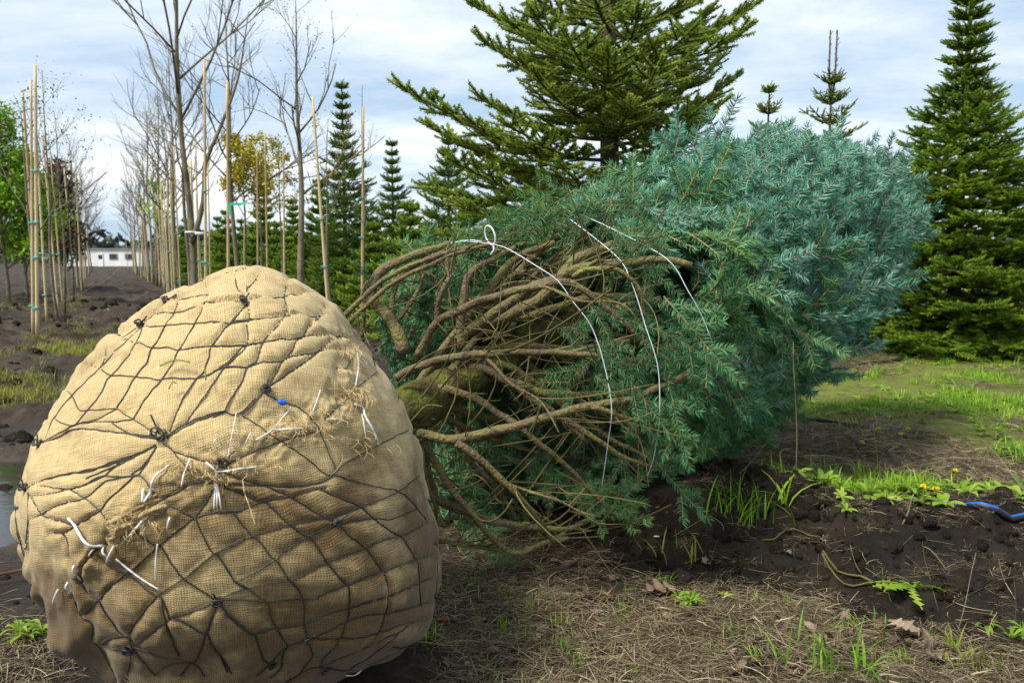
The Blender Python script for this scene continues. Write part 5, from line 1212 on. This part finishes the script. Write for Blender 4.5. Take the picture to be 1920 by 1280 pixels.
scatter('dry_grass_litter', STRAW, pts_on(x, y, .002), zrot(len(x), .12), RNG.uniform(.45, 1.05, len(x)))
x, y = sample(160, -1.7, -.9, 1.5, 2.3, lambda x, y: .8*notball(x, y))
scatter('dry_grass_litter', STRAW, pts_on(x, y, .002), zrot(len(x), .12), RNG.uniform(.5, 1.0, len(x)))
x, y = sample(130, -.6, 2.2, 1.5, 2.7, lambda x, y: zones(x, y)[2]*notball(x, y))
scatter('sprouting_grass', GRASS, pts_on(x, y), zrot(len(x), .3), RNG.uniform(.25, .8, len(x)))
x, y = sample(420, .6, 3.0, 2.2, 3.4, lambda x, y: zones(x, y)[1]*.5)
scatter('dry_grass_litter', STRAW[:3], pts_on(x, y, .002), zrot(len(x), .2), RNG.uniform(.3, .6, len(x)))
x, y = sample(1500, .5, 7, 3.0, 10, lambda x, y: zones(x, y)[3], 1.5)
scatter('dry_grass_thatch', STRAW, pts_on(x, y, .002), zrot(len(x), .15), RNG.uniform(.8, 1.6, len(x)))
gw = lambda x, y: zones(x, y)[0]**1.1*smooth(fbm(np.stack([x, y], 1)*2.4, 3, 95), -.15, .35)
x, y = sample(4200, .55, 8.5, 2.9, 11, gw, 1.7)
scatter('grass', GRASS, pts_on(x, y), zrot(len(x), .1), RNG.uniform(.55, 1.25, len(x)))
x, y = sample(1500, .6, 7, 2.9, 9, gw, 1.6)
scatter('low_weeds', WEED, pts_on(x, y, .003), zrot(len(x), .15), RNG.uniform(.5, 1.3, len(x)))
x, y = sample(700, .6, 7.5, 3.2, 10, lambda x, y: (zones(x, y)[3]+.3*zones(x, y)[0])*smooth(fbm(np.stack([x, y], 1)*1.7, 3, 97), -.1, .4), 1.4)
scatter('low_herbs', MOSS, pts_on(x, y, .002), zrot(len(x), .1), RNG.uniform(.8, 2.0, len(x)))
# lush fringe along the top of the berm
x = RNG.uniform(.95, 2.1, 420); y = ridge_y(x)+RNG.normal(.24, .13, 420)+.05; k_ = RNG.random(420) < smooth(x, .9, 1.15)*smooth(fbm(np.stack([x, y], 1)*4, 2, 131), -.1, .4)
scatter('grass_fringe', GRASS, pts_on(x[k_], y[k_]), zrot(int(k_.sum()), .15), RNG.gamma(5, .13, int(k_.sum())))
x = RNG.uniform(1.0, 2.2, 260); y = ridge_y(x)+RNG.normal(.2, .14, 260)+.03
scatter('fringe_weeds', WEED, pts_on(x, y, .004), zrot(260, .3), RNG.uniform(.6, 1.6, 260))
# tufts along the soil track and by the puddle
tx_, ty_ = [], []
for px, py, n_, sx_, sy_ in [(150,660,120,60,12),(110,650,50,30,8),(20,735,60,30,10),(75,725,40,30,8),(35,585,40,30,8),(180,632,30,30,8),(130,575,30,14,5),(215,505,40,10,3),(150,560,20,15,4)]:
    for q_ in range(n_):
        g = G(px+RNG.normal(0, sx_), py+RNG.normal(0, sy_)); tx_.append(g[0]); ty_.append(g[1])
scatter('track_grass', YGRASS, pts_on(np.array(tx_), np.array(ty_)), zrot(len(tx_), .1), RNG.uniform(.4, 1.0, len(tx_)))
x, y = sample(1500, -11, -1.2, 2.6, 20, lambda x, y: .2+.8*smooth(fbm(np.stack([x, y], 1)*1.3, 3, 99), -.1, .5), 1.5)
scatter('soil_clods', CLOD, pts_on(x, y, -.004), zrot(len(x), .5), np.clip(RNG.gamma(2, .012, len(x)), .008, .09)*(1+y*.04))
x, y = sample(1700, .2, 3.2, 2.2, 3.6, lambda x, y: zones(x, y)[1])
scatter('soil_clods', CLOD, pts_on(x, y, -.003), zrot(len(x), .5), np.clip(RNG.gamma(1.6, .0065, len(x)), .003, .035))
x, y = sample(700, -1.9, 2.2, 1.4, 3.2, lambda x, y: .5*notball(x, y))
scatter('soil_clods', CLOD, pts_on(x, y, -.003), zrot(len(x), .5), np.clip(RNG.gamma(1.6, .005, len(x)), .003, .025))
# fine roots torn out of the berm
rf = MB()
for q_ in range(150):
    x = RNG.uniform(.35, 2.4); y = ridge_y(x)-RNG.uniform(.02, .62); p0 = np.array([x, y, gz(x, y)+.003]); L = RNG.gamma(2, .025)+.015; d_ = unit(RNG.normal(0, 1, 3)+np.array([0, -.5, .4])); cu = RNG.normal(0, .5, 3); t_ = np.linspace(0, 1, 6)[:, None]
    p_ = p0+d_*L*t_+cu*L*t_*t_; p_[:, 2] = np.maximum(p_[:, 2], [gz(a_, b_)+.002 for a_, b_, _ in p_]); rf.tube(p_, np.linspace(1, .5, 6)*RNG.uniform(.0006, .0017), 4, tint=RNG.random())
obj('root_fibres', rf, None, M['straw'], kind='stuff')

# individual plants and leaves
def place(name, mb, m, px, py, label, cat, group=None, sc_=1.0, rz=0.0, lift=.003):
    g = ground_hit(px, py); o = obj(name, mb, None, m if not isinstance(m, str) else M[m]); o.location = (g[0], g[1], g[2]+lift); o.rotation_euler = (0, 0, rz); o.scale = (sc_,)*3
    return tag(o, label, cat, group)
def dry_leaf(seed, L=.05, lobes=0, curl=1.0):
    R_ = np.random.default_rng(seed); k_ = 22; t_ = np.linspace(0, 1, k_); wd = .34*L*np.sin(np.clip(t_*.97+.02, 0, 1)*math.pi)**.75
    if lobes: wd = wd*(1+.55*np.sin(t_*math.pi*2*lobes))*1.2
    rows = []
    for s_ in np.linspace(-1, 1, 7):
        z_ = curl*L*(.22*s_*s_+.12*np.sin(t_*math.pi+R_.uniform(0, .5)))+R_.normal(0, .03*L, k_)*abs(s_); rows.append(np.stack([(t_-.5)*L, s_*wd*(1-.12*abs(s_)), z_], 1))
    v = np.concatenate(rows); i2, j_ = np.meshgrid(np.arange(6), np.arange(k_-1), indexing='ij'); i2 = i2.ravel(); j_ = j_.ravel(); mb = MB(); mb.add(v, np.stack([i2*k_+j_, i2*k_+j_+1, (i2+1)*k_+j_+1, (i2+1)*k_+j_], 1)); return mb
LG = 'curled brown leaves in the dry litter'
DL = [dry_leaf(i_, .055, 0 if i_ % 2 else 3, 1.0).mesh('dry_leaf', M['leaf_dry']) for i_ in range(5)]
for q_, (px, py, s_) in enumerate([(1020,1115,1.0),(1045,1100,.9),(1000,1200,.9),(930,1165,.8),(1095,1125,.9),(1070,1065,1.2),(1040,1060,.9),(1150,1090,.8),(925,1230,.9),(960,1245,1.0),(1175,1135,.8),(870,1095,.7),(1180,1230,.7),(1010,1095,.9),(1120,1040,.7),(840,1250,.8),(1300,1045,.6),(1322,1060,.7),
     (1515,1185,1.0),(1585,1160,.8),(1655,1180,1.1),(1610,1225,.9),(1475,1045,.6),(1680,1210,.9),(1370,1230,.7),(1260,1240,.8),(1545,1205,.8),(1105,1230,.8),(880,1150,.7),(1210,1190,.7)]+[(RNG.uniform(860, 1250), RNG.uniform(1070, 1275), RNG.uniform(.4, .8)) for _ in range(34)]+[(RNG.uniform(1300, 1900), RNG.uniform(1190, 1275), RNG.uniform(.4, .9)) for _ in range(22)]):
    o = place('dry_leaf', DL[q_ % 5], None, px, py, 'curled dry brown leaf lying in the straw litter', 'leaf', LG, s_, RNG.uniform(0, 6.28), .006)
    o.rotation_euler = (RNG.normal(0, .35), RNG.normal(0, .35), RNG.uniform(0, 6.28))
place('dry_leaf', dry_leaf(71, .11, 3, .7), 'leaf_dry', 1240, 1118, 'largest pale grey-brown leaf, arched over the litter beside a small weed', 'leaf', rz=.2, lift=.012)
place('dry_leaf', dry_leaf(72, .10, 3, .7), 'leaf_dry', 1690, 1190, 'broad lobed brown leaf under the wilted dandelion plant', 'leaf', rz=2.2, lift=.012)
place('dry_leaf', dry_leaf(73, .12, 3, .8), 'leaf_dry', 1745, 1235, 'lobed brown leaf standing on edge beside a grass tuft', 'leaf', rz=1.1, lift=.015).rotation_euler = (.7, .2, .9)
place('fallen_leaf', dry_leaf(74, .045, 0, .3), 'leaf_lime', 789, 1199, 'single lime-green leaf beside the burlap root ball', 'leaf', rz=.75, lift=.014).rotation_euler = (.5, -.4, .8)
place('fallen_leaf', dry_leaf(75, .055, 0, .5), 'leaf_red', 835, 1170, 'dark red curled leaf beside the burlap root ball', 'leaf', rz=.1, lift=.010)
place('fallen_leaf', dry_leaf(76, .05, 0, .4), 'leaf_lime', 1362, 1122, 'yellowing leaf lying on the toe of the soil berm', 'leaf', rz=-.3, lift=.010)
def tuft(seed, N, h0, h1, w_, spread, lean=.8): mb = MB(); blades(mb, N, h0, h1, w_, np.random.default_rng(seed), spread, lean); return mb
place('grass_tuft', tuft(1, 70, .08, .19, .0055, .09, 1.0), 'grass', 1395, 965, 'big tuft of bright grass on the soil berm under the blue spruce', 'grass')
place('grass_tuft', tuft(2, 9, .09, .16, .009, .012, 1.1), 'grass', 1470, 950, 'small star-shaped grass tuft on bare dark soil', 'grass')
place('grass_tuft', tuft(3, 34, .07, .17, .006, .05, .9), 'grass', 1570, 1262, 'grass tuft in the foreground litter beside lobed brown leaves', 'grass')
place('grass_tuft', tuft(4, 16, .06, .13, .006, .04, .9), 'grass_yellow', 1275, 1050, 'thin yellowing grass tuft at the end of the soil berm', 'grass')
place('grass_tuft', tuft(5, 22, .05, .11, .006, .04, .9), 'grass_yellow', 1800, 1245, 'pale dry grass tuft at the foot of the dark berm', 'grass')
place('grass_tuft', tuft(8, 22, .07, .13, .005, .06, .8), 'grass', 1560, 900, 'tall grass tuft at the grassy lip behind the bare soil', 'grass')
place('grass_tuft', tuft(9, 16, .06, .11, .005, .05, .8), 'grass', 1640, 905, 'broad-bladed grass tuft next to the tall tuft on the lip', 'grass')
def bushy(seed, N, L, w_, up, n_stem=1, spread=0.0):
    mb = MB(); R_ = np.random.default_rng(seed)
    for q_ in range(n_stem):
        r_ = rosette('x', '', seed+q_, N, L*R_.uniform(.7, 1.1), w_, up); off_ = np.array([R_.normal(0, spread), R_.normal(0, spread), R_.uniform(0, spread)])
        for v_, q2, t2 in zip(r_.v, r_.q, r_.tq): mb.add(v_+off_, q2-q2.min(), None, tint=t2)
    return mb
place('weed', bushy(11, 9, .035, .012, 1.0, 8, .022), 'weed', 1300, 1140, 'small bushy weed beside the largest curled leaf', 'plant')
place('weed', bushy(12, 9, .05, .014, 1.0, 5, .03), 'weed', 60, 1195, 'bright weed growing between the puddle and the root ball', 'plant')
place('weed', bushy(13, 8, .05, .012, 1.4, 4, .03), 'weed', 20, 1205, 'taller yellow-flecked weed by the edge of the puddle', 'plant')
place('weed', bushy(14, 8, .06, .015, 1.0, 4, .03), 'weed', 1895, 1200, 'narrow-leaved weed at the foot of the dark berm', 'plant')
place('weed', bushy(15, 10, .05, .02, 1.0, 6, .05), 'weed', 1850, 820, 'round-leaved weed patch in the dry thatch', 'plant')
place('weed', bushy(16, 10, .05, .02, 1.0, 5, .05), 'weed', 1905, 860, 'leafy weed patch by the pale straw stems', 'plant')
# wilted dandelion plant with toothed leaves
dl = MB(); R_ = np.random.default_rng(17)
for q_ in range(11):
    a_ = R_.uniform(2.2, 4.2) if q_ < 8 else R_.uniform(-.4, 1.5); L = R_.uniform(.10, .17); k_ = 14; t_ = np.linspace(0, 1, k_); wd = .013*(.4+t_)*(1+.75*np.sign(np.sin(t_*38))*(t_ > .15))*(1-t_**6*.9)
    d_ = np.array([math.cos(a_), math.sin(a_), 0]); s_ = np.array([-d_[1], d_[0], R_.normal(0, .4)]); p_ = np.outer(t_*L, d_)+np.outer(L*(.7*t_-.75*t_*t_)*R_.uniform(.3, 1), [0, 0, 1])+np.outer(t_*t_*R_.normal(0, .03), s_)
    v = np.stack([p_-s_*wd[:, None], p_+np.array([0, 0, -.004]), p_+s_*wd[:, None]], 1).reshape(-1, 3); kk = np.arange(k_-1)*3; dl.add(v, np.concatenate([np.stack([kk, kk+1, kk+4, kk+3], 1), np.stack([kk+1, kk+2, kk+5, kk+4], 1)]), None, tint=float(R_.random()))
place('dandelion_plant', dl, 'weed', 1712, 1115, 'wilted dandelion plant with toothed leaves flopped on the dark berm', 'plant', sc_=.85, lift=.02)
# dandelions in flower
def dandelion(px, py, h_, label, group=None, seed=0):
    g = ground_hit(px, py); root = thing('dandelion', label, 'flower', g, RNG.uniform(0, 6.28), group); R_ = np.random.default_rng(seed)
    m_ = MB(); t_ = np.linspace(0, 1, 6); lx = R_.normal(0, .02); m_.tube(np.stack([lx*t_*t_, 0*t_, h_*t_], 1), .0018, 5); obj('stem', m_, root, M['weed'])
    m_ = MB(); N = 60; a_ = R_.uniform(0, 2*math.pi, N); e_ = R_.uniform(.1, 1.3, N); d_ = np.stack([np.cos(a_)*np.cos(e_), np.sin(a_)*np.cos(e_), np.sin(e_)], 1); m_.slivers(np.tile([lx, 0, h_], (N, 1)), d_, .014, .0045, unit(np.cross(d_, R_.normal(0, 1, (N, 3)))), tint=R_.random(N)); obj('flower_head', m_, root, M['petal'], False)
    obj('leaves', rosette('x', '', seed, 8, .07, .02, .6), root, M['weed'], kind='stuff'); return root
dandelion(1787, 915, .07, 'dandelion in flower standing clear above the thatch near the pale stems', None, 1)
dandelion(1730, 945, .06, 'dandelion in flower in the leafy fringe beside the blue-striped hose', None, 2)
dandelion(1765, 945, .04, 'half-open dandelion between the fringe and the hose', None, 3)
for q_, (px, py) in enumerate([(1652,822),(1688,832),(1702,822),(1880,700),(1610,850)]): dandelion(px, py, .05, 'small dandelion flower in the grass behind the berm', 'dandelions in the grass', 10+q_)
# hoses, stalks, wires
def run_line(name, pts, r_, m, label, cat, lift=None, pxs=True, sides=6):
    p_ = np.array([ground_hit(a_, b_) for a_, b_ in pts]); p_ = cat_rom(p_, .05); p_[:, 2] = ground_h(p_[:, 0], p_[:, 1])+(r_ if lift is None else lift); o0 = p_[0].copy(); mb = MB(); mb.tube(p_-o0, r_, sides); o = obj(name, mb, None, M[m]); o.location = Vector(o0); return tag(o, label, cat), p_
h, hp = run_line('irrigation_hose', [(1790,950),(1815,955),(1870,965),(1925,976),(2010,990)], .012, 'hose', 'black irrigation hose with a blue stripe at the edge of the thatch', 'hose')
m_ = MB(); m_.tube(hp-hp[0]+np.array([-.002, -.001, .0085]), .0055, 6); obj('stripe', m_, h, M['hose_blue'])
run_line('irrigation_hose', [(1500,790),(1540,792),(1585,797),(1630,808)], .010, 'hose', 'plain black hose end showing under the blue spruce', 'hose')
run_line('irrigation_hose', [(1600,698),(1640,690),(1700,678),(1760,668)], .016, 'hose', 'black hose lying in weeds in front of the dark fir', 'hose')
p0_, p1_ = ground_hit(105, 610)+np.array([0, 0, .25]), ground_hit(230, 507)+np.array([0, 0, .5])
m_ = MB(); t_ = np.linspace(0, 1, 16)[:, None]; m_.tube((p1_-p0_)*t_-np.array([0, 0, .25])*np.sin(t_*math.pi), .006, 5); o = obj('guy_wire', m_, None, M['roof_grey']); o.location = Vector(p0_); tag(o, 'thin grey wire strung across the soil track between the stake rows', 'wire')
run_line('rusty_wire', [(-60,1108),(0,1098),(40,1090),(100,1080)], .005, 'rust', 'thick rusty wire poking out beside the puddle', 'wire', lift=.04)
run_line('rusty_wire', [(-40,1090),(20,1080),(90,1072)], .0022, 'rust', 'thin rusty wire lying along the puddle edge', 'wire', lift=.05)
def stalk(name, p0, p1, r_, m, label, wob=.01):
    p0 = np.asarray(p0, float); p1 = np.asarray(p1, float); t_ = np.linspace(0, 1, 10)[:, None]; mb = MB(); mb.tube((p1-p0)*t_+np.array([1, .3, .2])*wob*np.sin(t_*5), np.linspace(r_, r_*.6, 10), 5); o = obj(name, mb, None, M[m]); o.location = Vector(p0); return tag(o, label, 'stem')
g = ground_hit(1492, 893); stalk('dry_stalk', g, P(1490, 640, g[1]-.03), .0026, 'grey_bark', 'thin upright dead stalk in front of the blue spruce foliage', .006)
g = ground_hit(1925, 955); stalk('straw_stem', ground_hit(1772, 887)+np.array([0, 0, .03]), g+np.array([0, 0, .02]), .003, 'straw', 'long pale straw stem ending at the blue-striped hose', .01)
stalk('straw_stem', ground_hit(1838, 846)+np.array([0, 0, .06]), ground_hit(1930, 935)+np.array([0, 0, .02]), .003, 'straw', 'pale straw stem slanting through the dry thatch', .008)
g = ground_hit(1792, 1195); stalk('dry_stalk', g, P(1832, 1035, g[1]+.05), .0016, 'grey_bark', 'thin dark stalk standing against the bare soil berm', .004)
g = ground_hit(1645, 905); stalk('dry_stalk', g, P(1640, 790, g[1]), .0014, 'weed', 'slender seed stalk rising from the lush fringe', .006)
g = ground_hit(1692, 985); stalk('dead_twig', g, P(1715, 925, g[1]), .0035, 'grey_bark', 'short grey dead twig upright on the berm crest', .004)
for q_, c in enumerate([[(1532,1030),(1555,1060),(1590,1085),(1640,1100)],[(1538,1040),(1570,1090),(1600,1105),(1660,1118)],[(1430,1020),(1470,1005),(1500,1000),(1535,1012)]]):
    run_line('exposed_root', c, .004-.0006*q_, 'dead_twig', ['forked pale root lying on the berm above the wilted dandelion','thinner pale root curling under the forked root','grey root loop below the big grass tuft'][q_], 'root', lift=.012)
for q_, (px, py, lab) in enumerate([(122,606,'crumpled teal tie scrap on the soil by the front stakes'),(190,588,'flattened teal plastic scrap on the soil track'),(205,597,'pale plastic scrap on the soil track')]):
    mb = rosette('x', '', 80+q_, 4, .09, .05, .8); place('plastic_scrap', mb, 'tie_teal' if q_ < 2 else 'white_plastic', px, py, lab, 'litter', lift=.01)
place('wood_chip', dry_leaf(91, .022, 0, .4), 'white_petal', 1231, 1012, 'small pale seed on the dark soil under the spruce', 'seed', lift=.01)
